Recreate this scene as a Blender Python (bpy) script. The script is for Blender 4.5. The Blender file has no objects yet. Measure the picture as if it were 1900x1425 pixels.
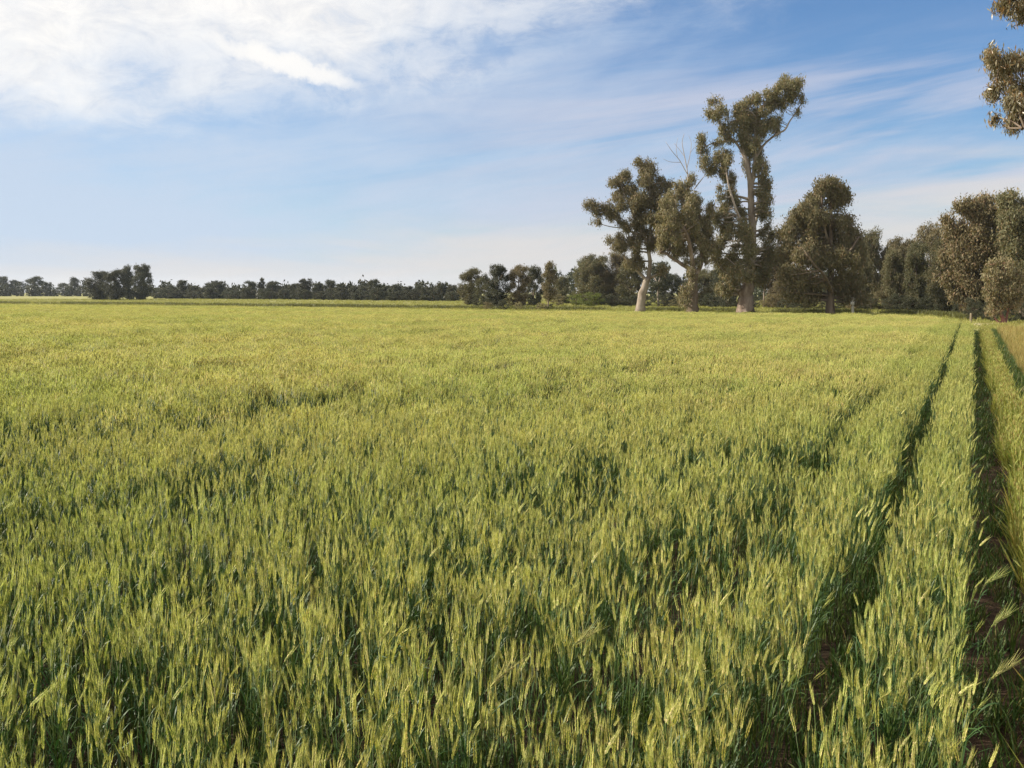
import bpy, bmesh, math, random
import numpy as np
from mathutils import Vector

rad = math.radians
scene = bpy.context.scene
COL = scene.collection

# ------------------------------------------------------------------ camera
F = 1825.0                      # focal length in photograph pixels (1900 wide)
CAM_H = 1.56
PITCH = math.atan(171.5 / F)
YAW = math.atan(856.0 * math.cos(PITCH) / F)
cam_data = bpy.data.cameras.new('camera')
cam = bpy.data.objects.new('camera', cam_data)
COL.objects.link(cam)
cam_data.sensor_width = 36.0
cam_data.lens = 36.0 * F / 1900.0
cam_data.clip_start = 0.05
cam_data.clip_end = 9000.0
cam.location = (0, 0, CAM_H)
cam.rotation_euler = (math.pi / 2 - PITCH, 0, YAW)
scene.camera = cam

# ------------------------------------------------------------------ sun, exposure
SUN_AZ, SUN_EL = rad(-106), rad(31)          # azimuth clockwise from +Y
sun_data = bpy.data.lights.new('sun', 'SUN')
sun_data.energy = 5.0      # low clear afternoon sun
sun_data.angle = rad(0.55)
sun_data.color = (1.0, 0.90, 0.74)
sun = bpy.data.objects.new('sun', sun_data)
COL.objects.link(sun)
sdir = Vector((math.sin(SUN_AZ) * math.cos(SUN_EL), math.cos(SUN_AZ) * math.cos(SUN_EL), math.sin(SUN_EL)))
sun.rotation_euler = sdir.to_track_quat('Z', 'Y').to_euler()
sun.location = sdir * 60

scene.view_settings.view_transform = 'Standard'
scene.view_settings.look = 'None'
scene.view_settings.gamma = 1.0
scene.view_settings.exposure = 0.88
scene.view_settings.use_curve_mapping = False
scene.render.engine = 'CYCLES'
scene.cycles.max_bounces = 7
scene.cycles.diffuse_bounces = 3
scene.cycles.glossy_bounces = 2
scene.cycles.transmission_bounces = 4
scene.cycles.transparent_max_bounces = 4
scene.cycles.volume_bounces = 0
scene.cycles.use_denoising = True
scene.cycles.denoising_prefilter = 'NONE'
scene.cycles.caustics_reflective = False
scene.cycles.caustics_refractive = False

# ------------------------------------------------------------------ node helpers
class NT:
    def __init__(self, tree):
        self.t = tree
    def n(self, kind, **kw):
        nd = self.t.nodes.new(kind)
        for k, v in kw.items():
            setattr(nd, k, v)
        return nd
    def put(self, sock, v):
        if hasattr(v, 'is_output') or isinstance(v, bpy.types.NodeSocket):
            self.t.links.new(v, sock)
        else:
            sock.default_value = v
    def math(self, op, a, b=0.0, c=0.0, clamp=False):
        nd = self.n('ShaderNodeMath', operation=op, use_clamp=clamp)
        for i, v in enumerate((a, b, c)):
            self.put(nd.inputs[i], v)
        return nd.outputs[0]
    def vmath(self, op, a, b=(0, 0, 0)):
        nd = self.n('ShaderNodeVectorMath', operation=op)
        self.put(nd.inputs[0], a)
        if op == 'SCALE':
            self.put(nd.inputs['Scale'], b)
        else:
            self.put(nd.inputs[1], b)
        return nd.outputs['Value'] if op in ('DOT_PRODUCT', 'LENGTH') else nd.outputs[0]
    def ramp01(self, v, lo, hi, smooth=True):
        nd = self.n('ShaderNodeMapRange', clamp=True)
        nd.interpolation_type = 'SMOOTHSTEP' if smooth else 'LINEAR'
        self.put(nd.inputs[0], v); self.put(nd.inputs[1], lo); self.put(nd.inputs[2], hi)
        nd.inputs[3].default_value = 0.0; nd.inputs[4].default_value = 1.0
        return nd.outputs[0]
    def noise(self, vec, scale, detail=4.0, rough=0.55, dist=0.0):
        nd = self.n('ShaderNodeTexNoise')
        self.put(nd.inputs['Vector'], vec)
        nd.inputs['Scale'].default_value = scale
        nd.inputs['Detail'].default_value = detail
        nd.inputs['Roughness'].default_value = rough
        nd.inputs['Distortion'].default_value = dist
        return nd.outputs[0]
    def mix(self, fac, a, b, blend='MIX'):
        nd = self.n('ShaderNodeMix', data_type='RGBA', blend_type=blend)
        nd.clamp_result = False
        self.put(nd.inputs[0], fac); self.put(nd.inputs[6], a); self.put(nd.inputs[7], b)
        return nd.outputs[2]

def c4(r, g, b):
    return (r, g, b, 1.0)

# ------------------------------------------------------------------ world: sky with cirrus and a cloud sheet
world = bpy.data.worlds.new('World')
scene.world = world
world.use_nodes = True
W = NT(world.node_tree)
bg = world.node_tree.nodes['Background']
bg.inputs[1].default_value = 0.068
sky = W.n('ShaderNodeTexSky', sky_type='NISHITA')
sky.sun_disc = False
sky.sun_elevation = SUN_EL
sky.sun_rotation = SUN_AZ
sky.altitude = 120
sky.air_density = 1.0
sky.dust_density = 0.35
sky.ozone_density = 2.2
hs = W.n('ShaderNodeHueSaturation')
hs.inputs['Saturation'].default_value = 1.05
hs.inputs['Value'].default_value = 0.9
W.put(hs.inputs['Color'], sky.outputs[0])
tc = W.n('ShaderNodeTexCoord')
rot = W.n('ShaderNodeVectorRotate', rotation_type='Z_AXIS')      # heading measured from the farm track's bearing
W.put(rot.inputs['Vector'], tc.outputs['Generated'])
rot.inputs['Angle'].default_value = -YAW
d = rot.outputs[0]
sx = W.n('ShaderNodeSeparateXYZ'); W.put(sx.inputs[0], d)
X, Y, Z = sx.outputs
zc = W.math('MAXIMUM', Z, 0.012)
PX = W.math('DIVIDE', X, zc); PY = W.math('DIVIDE', Y, zc)      # where the view ray meets a cloud deck
cmb = W.n('ShaderNodeCombineXYZ'); W.put(cmb.inputs[0], PX); W.put(cmb.inputs[1], PY)
P = cmb.outputs[0]
EL = W.math('MULTIPLY', W.math('ARCSINE', Z), 57.2958)
AZ = W.math('MULTIPLY', W.math('ARCTAN2', X, Y), 57.2958)
ae = W.n('ShaderNodeCombineXYZ'); W.put(ae.inputs[0], AZ); W.put(ae.inputs[1], EL)
AE = ae.outputs[0]
# cirrus veil: thick on the sun side (left), thin away from it, in soft broad drifts
tilt = W.math('SUBTRACT', EL, W.math('MULTIPLY', AZ, 0.13))
ta = W.n('ShaderNodeCombineXYZ'); W.put(ta.inputs[0], AZ); W.put(ta.inputs[1], tilt)
TA = ta.outputs[0]
n_soft = W.noise(W.vmath('MULTIPLY', TA, (0.05, 0.13, 1)), 1.0, 5, 0.55, 0.6)
n_veil = W.noise(W.vmath('MULTIPLY', TA, (0.10, 0.62, 1)), 1.0, 7, 0.62, 0.5)
side = W.math('SUBTRACT', 1.0, W.ramp01(AZ, -40.0, 25.0, False))
veil = W.math('ADD', W.math('MULTIPLY', side, 0.95), W.math('MULTIPLY', W.math('SUBTRACT', n_soft, 0.5), 1.6))
veil = W.math('ADD', veil, W.math('MULTIPLY', W.math('SUBTRACT', n_veil, 0.5), 0.9))
veil = W.math('ADD', veil, W.math('MULTIPLY', W.math('SUBTRACT', 1.0, W.ramp01(EL, 2.0, 13.0)), 0.22))
veil = W.math('MULTIPLY', W.ramp01(veil, -0.12, 1.0), 0.94)
# cloud sheet with a soft broken edge, overhead and to the sun side
warp = W.math('MULTIPLY', W.math('SUBTRACT', W.noise(W.vmath('MULTIPLY', AE, (0.10, 0.17, 1)), 1.0, 8, 0.6, 0.4), 0.5), 4.6)
e1 = W.math('MULTIPLY', W.math('SUBTRACT', 5.0, PY), 0.9)
e2 = W.math('MULTIPLY', W.math('SUBTRACT', W.math('SUBTRACT', 0.15, PX), W.math('MULTIPLY', W.math('SUBTRACT', PY, 3.3), 0.62)), 1.5)
edge = W.math('SMOOTH_MIN', e1, e2, 0.9)
edge = W.math('ADD', edge, warp)
sheet_ = W.ramp01(edge, -1.7, 1.7)
fine = W.noise(W.vmath('MULTIPLY', AE, (0.36, 0.62, 1)), 1.0, 8, 0.66, 0.6)
sheet_ = W.math('MULTIPLY', sheet_, W.ramp01(W.math('ADD', fine, W.math('MULTIPLY', sheet_, 0.25)), 0.28, 0.66))
# bright ragged streak under the sheet
sd_x = W.math('ADD', AZ, 12.6); sd_y = W.math('SUBTRACT', EL, 12.35)
al = W.math('ADD', W.math('MULTIPLY', sd_x, 0.968), W.math('MULTIPLY', sd_y, -0.25))
ac = W.math('ADD', W.math('MULTIPLY', sd_x, 0.25), W.math('MULTIPLY', sd_y, 0.968))
ac = W.math('ADD', ac, W.math('MULTIPLY', W.math('SUBTRACT', W.noise(AE, 0.75, 6, 0.65), 0.5), 1.5))
g = W.math('ADD', W.math('POWER', W.math('ABSOLUTE', W.math('DIVIDE', al, 4.4)), 2.0), W.math('POWER', W.math('ABSOLUTE', W.math('DIVIDE', ac, 0.62)), 2.0))
streak = W.math('SUBTRACT', 1.0, W.ramp01(g, 0.15, 1.3))
streak = W.math('MULTIPLY', streak, 0.85)
# low bank of far cloud, higher towards the right
n_h = W.noise(W.vmath('MULTIPLY', AE, (0.05, 0.42, 1)), 1.0, 6, 0.55, 0.8)
topel = W.math('ADD', 4.0, W.math('MULTIPLY', W.math('MAXIMUM', W.math('MINIMUM', AZ, 40.0), -40.0), 0.085))
hb = W.math('SUBTRACT', topel, EL)
hb = W.math('ADD', hb, W.math('MULTIPLY', W.math('SUBTRACT', n_h, 0.5), 6.5))
low = W.math('MULTIPLY', W.ramp01(hb, -0.9, 2.2), W.math('ADD', 0.66, W.math('MULTIPLY', W.ramp01(n_veil, 0.3, 0.68), 0.3)))
# pinkish cirrus bands
n_b = W.noise(W.vmath('MULTIPLY', TA, (0.035, 0.30, 1)), 1.0, 5, 0.6, 0.5)
band = W.math('MULTIPLY', W.ramp01(n_b, 0.36, 0.62), W.math('SUBTRACT', 1.0, W.ramp01(EL, 9.0, 15.0)))
band = W.math('MULTIPLY', W.math('MULTIPLY', band, 0.9), W.ramp01(AZ, -16.0, 14.0))
col = W.mix(1.0, hs.outputs[0], c4(0.80, 0.98, 1.18), 'MULTIPLY')
col = W.mix(veil, col, c4(4.6, 5.45, 6.7))
col = W.mix(band, col, c4(5.0, 5.1, 6.0))
col = W.mix(low, col, c4(6.1, 5.8, 5.6))
white = W.mix(W.ramp01(fine, 0.35, 0.65), c4(7.0, 7.0, 7.1), c4(8.4, 8.2, 7.9))
col = W.mix(sheet_, col, white)
col = W.mix(streak, col, c4(8.3, 8.1, 7.8))
W.put(bg.inputs[0], col)

# ------------------------------------------------------------------ picture helpers: a place in the photo -> a point in the paddock
fwd = Vector((-math.sin(YAW) * math.cos(PITCH), math.cos(YAW) * math.cos(PITCH), -math.sin(PITCH)))
right = Vector((math.cos(YAW), math.sin(YAW), 0))
up = right.cross(fwd)
DEEP = Vector((-math.sin(YAW), math.cos(YAW), 0))
CAMP = Vector((0, 0, CAM_H))

def ray(px, py):
    return right * ((px - 950.0) / F) + up * ((712.5 - py) / F) + fwd

def on_ground(px, py, z=0.0):
    r = ray(px, py)
    return CAMP + r * ((z - CAM_H) / r.z)

def at_deep(px, py, deep):
    r = ray(px, py)
    return CAMP + r * (deep / r.dot(DEEP))

# ------------------------------------------------------------------ value noise for layout
def vnoise(x, y, seed=0):
    xi = np.floor(x).astype(np.int64); yi = np.floor(y).astype(np.int64)
    fx = x - xi; fy = y - yi
    fx = fx * fx * (3 - 2 * fx); fy = fy * fy * (3 - 2 * fy)
    def h(a, b):
        n = (a * 374761393 + b * 668265263 + seed * 1442695041) & 0xffffffff
        n = ((n ^ (n >> 13)) * 1274126177) & 0xffffffff
        return ((n ^ (n >> 16)) & 0xffff) / 65535.0
    return (h(xi, yi) * (1 - fx) + h(xi + 1, yi) * fx) * (1 - fy) + (h(xi, yi + 1) * (1 - fx) + h(xi + 1, yi + 1) * fx) * fy

def fbm(x, y, seed=0, octv=3):
    s = 0; a = 0.5; t = 0
    for i in range(octv):
        s = s + a * vnoise(x * 2 ** i, y * 2 ** i, seed + i * 17); t += a; a *= 0.5
    return s / t

# ------------------------------------------------------------------ mesh helpers
class MB:
    """collects vertices and faces; build() links them as one mesh object"""
    def __init__(self):
        self.v = []; self.f3 = []; self.f4 = []; self.m3 = []; self.m4 = []; self.nv = 0
    def add(self, v, tri=None, quad=None, m=0):
        v = np.asarray(v, dtype=np.float32).reshape(-1, 3)
        if tri is not None and len(tri):
            t = np.asarray(tri, dtype=np.int32).reshape(-1, 3) + self.nv
            self.f3.append(t); self.m3.append(np.full(len(t), m, np.int32))
        if quad is not None and len(quad):
            q = np.asarray(quad, dtype=np.int32).reshape(-1, 4) + self.nv
            self.f4.append(q); self.m4.append(np.full(len(q), m, np.int32))
        self.v.append(v); self.nv += len(v)
    def mesh(self, name, mats, smooth=False):
        me = bpy.data.meshes.new(name)
        v = np.concatenate(self.v)
        t = np.concatenate(self.f3) if self.f3 else np.zeros((0, 3), np.int32)
        q = np.concatenate(self.f4) if self.f4 else np.zeros((0, 4), np.int32)
        me.vertices.add(len(v)); me.vertices.foreach_set('co', v.ravel())
        nl = len(t) * 3 + len(q) * 4
        me.loops.add(nl)
        me.loops.foreach_set('vertex_index', np.concatenate([t.ravel(), q.ravel()]).astype(np.int32))
        me.polygons.add(len(t) + len(q))
        st = np.concatenate([np.arange(len(t)) * 3, len(t) * 3 + np.arange(len(q)) * 4]).astype(np.int32)
        me.polygons.foreach_set('loop_start', st)
        mi = np.concatenate(([np.concatenate(self.m3)] if self.m3 else []) + ([np.concatenate(self.m4)] if self.m4 else []))
        me.polygons.foreach_set('material_index', mi.astype(np.int32))
        if smooth:
            me.polygons.foreach_set('use_smooth', np.ones(len(mi), bool))
        for m in (mats if isinstance(mats, (list, tuple)) else [mats]):
            me.materials.append(m)
        me.update(calc_edges=True)
        return me
    def build(self, name, mats, parent=None, smooth=False):
        o = bpy.data.objects.new(name, self.mesh(name, mats, smooth))
        COL.objects.link(o)
        if parent is not None:
            o.parent = parent
        return o

def catmull(pts, sub=4):
    pts = [np.array(p, float) for p in pts]
    if len(pts) < 3:
        return np.array([pts[0] + (pts[-1] - pts[0]) * i / sub for i in range(sub + 1)])
    out = []
    ext = [2 * pts[0] - pts[1]] + pts + [2 * pts[-1] - pts[-2]]
    for i in range(1, len(ext) - 2):
        p0, p1, p2, p3 = ext[i - 1:i + 3]
        for k in range(sub):
            t = k / sub
            out.append(0.5 * ((2 * p1) + (-p0 + p2) * t + (2 * p0 - 5 * p1 + 4 * p2 - p3) * t * t + (-p0 + 3 * p1 - 3 * p2 + p3) * t ** 3))
    out.append(pts[-1])
    return np.array(out)

def tube(mb, path, radii, sides=7, m=0, wob=0.0, rng=None, flare=0.0):
    path = np.asarray(path, float); n = len(path)
    tan = np.gradient(path, axis=0)
    tan /= np.linalg.norm(tan, axis=1)[:, None] + 1e-9
    ref = np.array([0.31, 0.95, 0.05])
    vs = []
    a = np.linspace(0, 2 * np.pi, sides, endpoint=False)
    for i in range(n):
        u = np.cross(tan[i], ref); u /= np.linalg.norm(u) + 1e-9
        w = np.cross(tan[i], u)
        r = radii[i]
        rr = np.full(sides, r)
        if wob and rng is not None:
            rr = rr * (1 + wob * (rng.random(sides) - 0.5))
        if flare and i < 3:
            rr = rr * (1 + flare * (3 - i) / 3 * (0.4 + 0.6 * np.cos(a * 3 + 0.7)))
        vs.append(path[i] + np.outer(np.cos(a) * rr, u) + np.outer(np.sin(a) * rr, w))
    v = np.concatenate(vs)
    q = []
    for i in range(n - 1):
        for k in range(sides):
            k2 = (k + 1) % sides
            q.append((i * sides + k, i * sides + k2, (i + 1) * sides + k2, (i + 1) * sides + k))
    v = np.concatenate([v, path[-1:]])
    t = [((n - 1) * sides + k, (n - 1) * sides + (k + 1) % sides, n * sides) for k in range(sides)]
    mb.add(v, t, q, m)

def add_leaves(mb, cen, dirs, length, width, rng, m=0):
    """one bent, pointed leaf per centre"""
    n = len(cen)
    dirs = dirs / (np.linalg.norm(dirs, axis=1)[:, None] + 1e-9)
    rv = rng.normal(size=(n, 3))
    sidev = np.cross(dirs, rv); sidev /= np.linalg.norm(sidev, axis=1)[:, None] + 1e-9
    nor = np.cross(dirs, sidev)
    L = length[:, None]; Wd = width[:, None]
    p0 = cen - dirs * L * 0.5
    p2 = cen + dirs * L * 0.5 + nor * L * 0.10
    p1 = cen + sidev * Wd * 0.5 - dirs * L * 0.06 + nor * Wd * 0.15
    p3 = cen - sidev * Wd * 0.5 - dirs * L * 0.06 + nor * Wd * 0.15
    v = np.stack([p0, p1, p2, p3], axis=1).reshape(-1, 3)
    i = np.arange(n)[:, None] * 4
    mb.add(v, None, i + np.array([[0, 1, 2, 3]]), m)

def tag(o, label=None, cat=None, group=None, kind=None):
    if label: o['label'] = label
    if cat: o['category'] = cat
    if group: o['group'] = group
    if kind: o['kind'] = kind
    return o

def empty(name, loc=(0, 0, 0)):
    o = bpy.data.objects.new(name, None)
    o.empty_display_size = 0.2
    COL.objects.link(o)
    o.location = loc
    return o

# ------------------------------------------------------------------ materials
def plant_mat(name, ca, cb, cc=None, translucent=0.35, rough=0.5, spec=0.25, patch=None, patch_scale=0.4, rare=0.72):
    """leaf material: colour varies piece by piece, plant by plant and in broad patches"""
    m = bpy.data.materials.new(name); m.use_nodes = True
    T = NT(m.node_tree); nt = m.node_tree
    for nd in list(nt.nodes): nt.nodes.remove(nd)
    out = T.n('ShaderNodeOutputMaterial')
    geo = T.n('ShaderNodeNewGeometry'); oi = T.n('ShaderNodeObjectInfo')
    f1 = geo.outputs['Random Per Island']
    colr = T.mix(f1, c4(*ca), c4(*cb))
    if cc:
        f2 = T.ramp01(T.math('FRACT', T.math('MULTIPLY', f1, 7.31)), 0.72, 0.9)
        colr = T.mix(f2, colr, c4(*cc))
    vv = T.math('ADD', 0.82, T.math('MULTIPLY', oi.outputs['Random'], 0.36))
    hsv = T.n('ShaderNodeHueSaturation'); T.put(hsv.inputs['Color'], colr); T.put(hsv.inputs['Value'], vv)
    T.put(hsv.inputs['Hue'], T.math('ADD', 0.488, T.math('MULTIPLY', T.math('FRACT', T.math('MULTIPLY', oi.outputs['Random'], 13.7)), 0.024)))
    colr = hsv.outputs[0]
    if patch:
        nz = T.noise(oi.outputs['Location'], patch_scale, 3, 0.5)
        colr = T.mix(T.ramp01(nz, 0.38, 0.64), colr, T.mix(1.0, colr, c4(*patch), 'MULTIPLY'))
    dif = T.n('ShaderNodeBsdfPrincipled')
    T.put(dif.inputs['Base Color'], colr)
    dif.inputs['Roughness'].default_value = rough
    dif.inputs['Specular IOR Level'].default_value = spec
    tr = T.n('ShaderNodeBsdfTranslucent')
    T.put(tr.inputs['Color'], T.mix(1.0, colr, c4(1.25, 1.2, 0.7), 'MULTIPLY'))
    mx = T.n('ShaderNodeMixShader'); mx.inputs[0].default_value = translucent
    nt.links.new(dif.outputs[0], mx.inputs[1]); nt.links.new(tr.outputs[0], mx.inputs[2])
    nt.links.new(mx.outputs[0], out.inputs[0])
    return m

def rough_mat(name, stops, scale=2.0, stretch=(1, 1, 1), rough=0.9, bump=0.4, detail=6, coords='Object', bdist=0.05):
    m = bpy.data.materials.new(name); m.use_nodes = True
    T = NT(m.node_tree)
    b = m.node_tree.nodes['Principled BSDF']
    t = T.n('ShaderNodeTexCoord')
    v = T.vmath('MULTIPLY', t.outputs[coords], stretch)
    nz = T.noise(v, scale, detail, 0.62)
    cr = T.n('ShaderNodeValToRGB'); T.put(cr.inputs[0], nz)
    el = cr.color_ramp.elements
    el[0].position, el[0].color = stops[0][0], c4(*stops[0][1])
    el[1].position, el[1].color = stops[-1][0], c4(*stops[-1][1])
    for p, cc in stops[1:-1]:
        e = el.new(p); e.color = c4(*cc)
    T.put(b.inputs['Base Color'], cr.outputs[0])
    b.inputs['Roughness'].default_value = rough
    b.inputs['Specular IOR Level'].default_value = 0.15
    if bump:
        bp = T.n('ShaderNodeBump'); bp.inputs['Strength'].default_value = bump; bp.inputs['Distance'].default_value = bdist
        T.put(bp.inputs['Height'], T.noise(v, scale * 3.1, 6, 0.65)); T.put(b.inputs['Normal'], bp.outputs[0])
    return m

M = {}
M['ear'] = plant_mat('wheat_ear', (0.43, 0.425, 0.148), (0.285, 0.32, 0.082), (0.56, 0.49, 0.235), 0.32, 0.55, 0.2, (0.84, 0.93, 0.82), 0.22)
M['awn'] = plant_mat('wheat_awn', (0.59, 0.57, 0.25), (0.46, 0.48, 0.165), None, 0.45, 0.5, 0.25, (0.86, 0.94, 0.86), 0.22)
M['ear_far_bright'] = plant_mat('wheat_ear_riper', (0.52, 0.48, 0.175), (0.41, 0.405, 0.115), (0.62, 0.53, 0.26), 0.36, 0.55, 0.2, (0.86, 0.93, 0.84), 0.22)  # ear colour lifted so the far crop looks more brightly lit
M['stem'] = plant_mat('wheat_stem', (0.055, 0.100, 0.019), (0.095, 0.135, 0.028), (0.19, 0.17, 0.045), 0.14, 0.45, 0.3)
M['wleaf'] = plant_mat('wheat_leaf', (0.028, 0.066, 0.020), (0.052, 0.098, 0.025), (0.13, 0.14, 0.042), 0.24, 0.5, 0.3, (0.78, 0.95, 0.95), 0.3)
M['verge'] = plant_mat('verge_blade', (0.17, 0.22, 0.042), (0.28, 0.28, 0.065), (0.32, 0.26, 0.08), 0.35, 0.5, 0.25)
M['vergedark'] = plant_mat('verge_dark_blade', (0.035, 0.075, 0.018), (0.07, 0.115, 0.026), (0.15, 0.13, 0.045), 0.25, 0.5, 0.25)
M['dry'] = plant_mat('dry_blade', (0.32, 0.245, 0.10), (0.28, 0.245, 0.085), (0.21, 0.23, 0.065), 0.3, 0.6, 0.15)
M['pasture'] = plant_mat('pasture_blade', (0.20, 0.22, 0.06), (0.29, 0.28, 0.09), None, 0.3, 0.55, 0.2)
M['rank'] = plant_mat('dark_grass_blade', (0.085, 0.095, 0.030), (0.14, 0.14, 0.045), None, 0.3, 0.5, 0.2)
M['olive'] = plant_mat('gum_leaf_olive', (0.150, 0.146, 0.076), (0.240, 0.214, 0.130), (0.26, 0.195, 0.122), 0.25, 0.6, 0.2)
M['brown'] = plant_mat('gum_leaf_brown', (0.128, 0.118, 0.063), (0.205, 0.173, 0.105), (0.23, 0.158, 0.10), 0.25, 0.6, 0.2)
M['green'] = plant_mat('gum_leaf_green', (0.122, 0.126, 0.066), (0.205, 0.188, 0.112), (0.24, 0.178, 0.106), 0.25, 0.6, 0.2)
M['mid'] = plant_mat('gum_leaf_mid', (0.078, 0.086, 0.044), (0.135, 0.128, 0.072), (0.16, 0.125, 0.072), 0.22, 0.6, 0.2)
M['midbrown'] = plant_mat('gum_leaf_mid_brown', (0.100, 0.092, 0.050), (0.165, 0.140, 0.086), (0.19, 0.135, 0.085), 0.22, 0.6, 0.2)
M['dark'] = plant_mat('gum_leaf_dark', (0.036, 0.046, 0.024), (0.064, 0.069, 0.036), (0.078, 0.066, 0.036), 0.16, 0.5, 0.3)
M['fresh'] = plant_mat('shrub_leaf_fresh', (0.10, 0.135, 0.03), (0.16, 0.18, 0.05), None, 0.3, 0.5, 0.25)
M['near'] = plant_mat('gum_leaf_near', (0.13, 0.125, 0.07), (0.24, 0.205, 0.13), (0.27, 0.16, 0.065), 0.22, 0.35, 0.55)
BARK_PALE = [(0.3, (0.11, 0.085, 0.065)), (0.5, (0.25, 0.21, 0.175)), (0.72, (0.38, 0.34, 0.30))]
BARK_MIX = [(0.28, (0.07, 0.05, 0.04)), (0.46, (0.165, 0.125, 0.10)), (0.60, (0.27, 0.22, 0.185)), (0.75, (0.40, 0.355, 0.31))]
BARK_DARK = [(0.3, (0.06, 0.045, 0.034)), (0.55, (0.13, 0.10, 0.075)), (0.75, (0.22, 0.18, 0.14))]
M['bark_pale'] = rough_mat('bark_pale', BARK_PALE, 2.2, (1, 1, 0.28), 0.8, 0.5)
M['bark_mix'] = rough_mat('bark_mixed', BARK_MIX, 1.8, (1, 1, 0.25), 0.85, 0.7)
M['bark_dark'] = rough_mat('bark_dark', BARK_DARK, 1.4, (1, 1, 0.25), 0.9, 0.7)
M['bark_red'] = rough_mat('bark_red', [(0.3, (0.10, 0.045, 0.035)), (0.55, (0.22, 0.11, 0.085)), (0.75, (0.45, 0.33, 0.27))], 1.0, (1, 1, 0.4), 0.85, 0.6)
M['deadwood'] = rough_mat('dead_wood', [(0.3, (0.22, 0.19, 0.17)), (0.7, (0.42, 0.38, 0.35))], 3.0, (1, 1, 0.3), 0.85, 0.4)
M['ground'] = rough_mat('pasture_ground', [(0.3, (0.16, 0.165, 0.055)), (0.5, (0.23, 0.225, 0.08)), (0.7, (0.31, 0.28, 0.12))], 0.16, (1, 1, 1), 0.95, 0.5, 8, 'Object', 0.2)
M['soil'] = rough_mat('field_soil', [(0.3, (0.022, 0.015, 0.009)), (0.5, (0.040, 0.027, 0.017)), (0.72, (0.085, 0.055, 0.034))], 11.0, (1, 1, 1), 0.95, 0.8)
M['path'] = rough_mat('path_earth', [(0.28, (0.026, 0.016, 0.010)), (0.5, (0.055, 0.034, 0.021)), (0.75, (0.11, 0.07, 0.043))], 11.0, (1, 1, 1), 0.95, 0.9)
M['dryground'] = rough_mat('dry_ground', [(0.3, (0.13, 0.095, 0.045)), (0.5, (0.20, 0.15, 0.075)), (0.72, (0.29, 0.22, 0.115))], 2.5, (1, 1, 1), 0.95, 0.8)
M['sand'] = rough_mat('sandy_track', [(0.3, (0.42, 0.34, 0.24)), (0.7, (0.58, 0.49, 0.37))], 1.5, (1, 1, 1), 0.95, 0.4)
M['white'] = rough_mat('white_paint', [(0.3, (0.70, 0.69, 0.66)), (0.6, (0.80, 0.79, 0.77))], 12, (1, 1, 1), 0.6, 0.1)
M['cream'] = rough_mat('weathered_cream', [(0.3, (0.42, 0.40, 0.34)), (0.7, (0.58, 0.55, 0.47))], 14, (1, 1, 1), 0.7, 0.2)
M['timber'] = rough_mat('weathered_timber', [(0.3, (0.14, 0.115, 0.075)), (0.7, (0.26, 0.22, 0.15))], 6, (4, 4, 0.6), 0.85, 0.5)

# ------------------------------------------------------------------ ground
def sheet(name, pts, z, mat, sub=None):
    me = bpy.data.meshes.new(name)
    me.from_pydata([(p[0], p[1], z) for p in pts], [], [tuple(range(len(pts)))])
    me.materials.append(mat)
    o = bpy.data.objects.new(name, me); COL.objects.link(o)
    o['kind'] = 'structure'
    return o

R0 = 1500
sheet('ground', [(R0 * math.cos(a), R0 * math.sin(a)) for a in np.linspace(0, 2 * math.pi, 64, endpoint=False)], 0.0, M['ground'])

CROP = 0.46                       # crop height
EDGE_X = 0.05                     # right-hand edge of the crop
top = CROP
border_px = [(-420, 561.5), (0, 565), (500, 570), (1000, 577), (1300, 580), (1600, 582.5), (1700, 585), (1765, 590), (1800, 597)]
BORDER = [on_ground(px, py, top) for px, py in border_px]      # far edge of the crop, seen over its tops
bd = np.array([[b.x, b.y] for b in BORDER])
crop_poly = [(EDGE_X, -3.0), (EDGE_X, float(bd[-1][1]))] + [tuple(b) for b in bd[::-1]] + [(float(bd[0][0]) - 12, -3.0)]
sheet('field_soil', crop_poly, 0.004, M['soil'])

def strip(name, x0, x1, y0, y1, nx, ny, zf, mat):
    xs = np.linspace(x0, x1, nx); ys = y0 + (y1 - y0) * np.linspace(0, 1, ny) ** 1.7
    XX, YY = np.meshgrid(xs, ys)
    ZZ = zf(XX, YY)
    v = np.stack([XX, YY, ZZ], -1).reshape(-1, 3)
    i = np.arange(nx * ny).reshape(ny, nx)
    q = np.stack([i[:-1, :-1], i[:-1, 1:], i[1:, 1:], i[1:, :-1]], -1).reshape(-1, 4)
    mb = MB(); mb.add(v, None, q)
    o = mb.build(name, mat, smooth=True); o['kind'] = 'structure'
    return o

END_Y = float(bd[-1][1]) + 1.0
def path_z(x, y):
    lump = (fbm(x * 9, y * 9, 3, 3) - 0.5) * 0.05
    return 0.012 + np.clip(lump, -0.004, 1) * np.clip((x - 0.0) / 0.05, 0, 1)
strip('path', -0.02, 0.27, -3, END_Y, 14, 420, path_z, M['path'])
strip('verge_bank', 0.272, 0.80, -3, END_Y + 2, 14, 260, lambda x, y: 0.012 + 0.06 * np.sin(np.clip((x - 0.27) / 0.3, 0, 1) * np.pi) + (fbm(x * 6, y * 6, 8, 3) - 0.5) * 0.03 * (x > 0.3), M['soil'])
strip('dry_bank', 0.802, 26.0, -3, END_Y + 1, 60, 200, lambda x, y: 0.012 + 0.14 * np.clip((x - 0.82) / 0.5, 0, 1) + (fbm(x * 1.3, y * 1.3, 5, 3) - 0.5) * 0.06 * (x > 0.85), M['dryground'])
st0 = [on_ground(px, py) for px, py in ((1803, 603.5), (2300, 607), (2300, 602), (1960, 600.5), (1850, 600), (1803, 600))]
sheet('sandy_track', [(p.x, p.y) for p in st0], 0.008, M['sand'])

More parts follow.
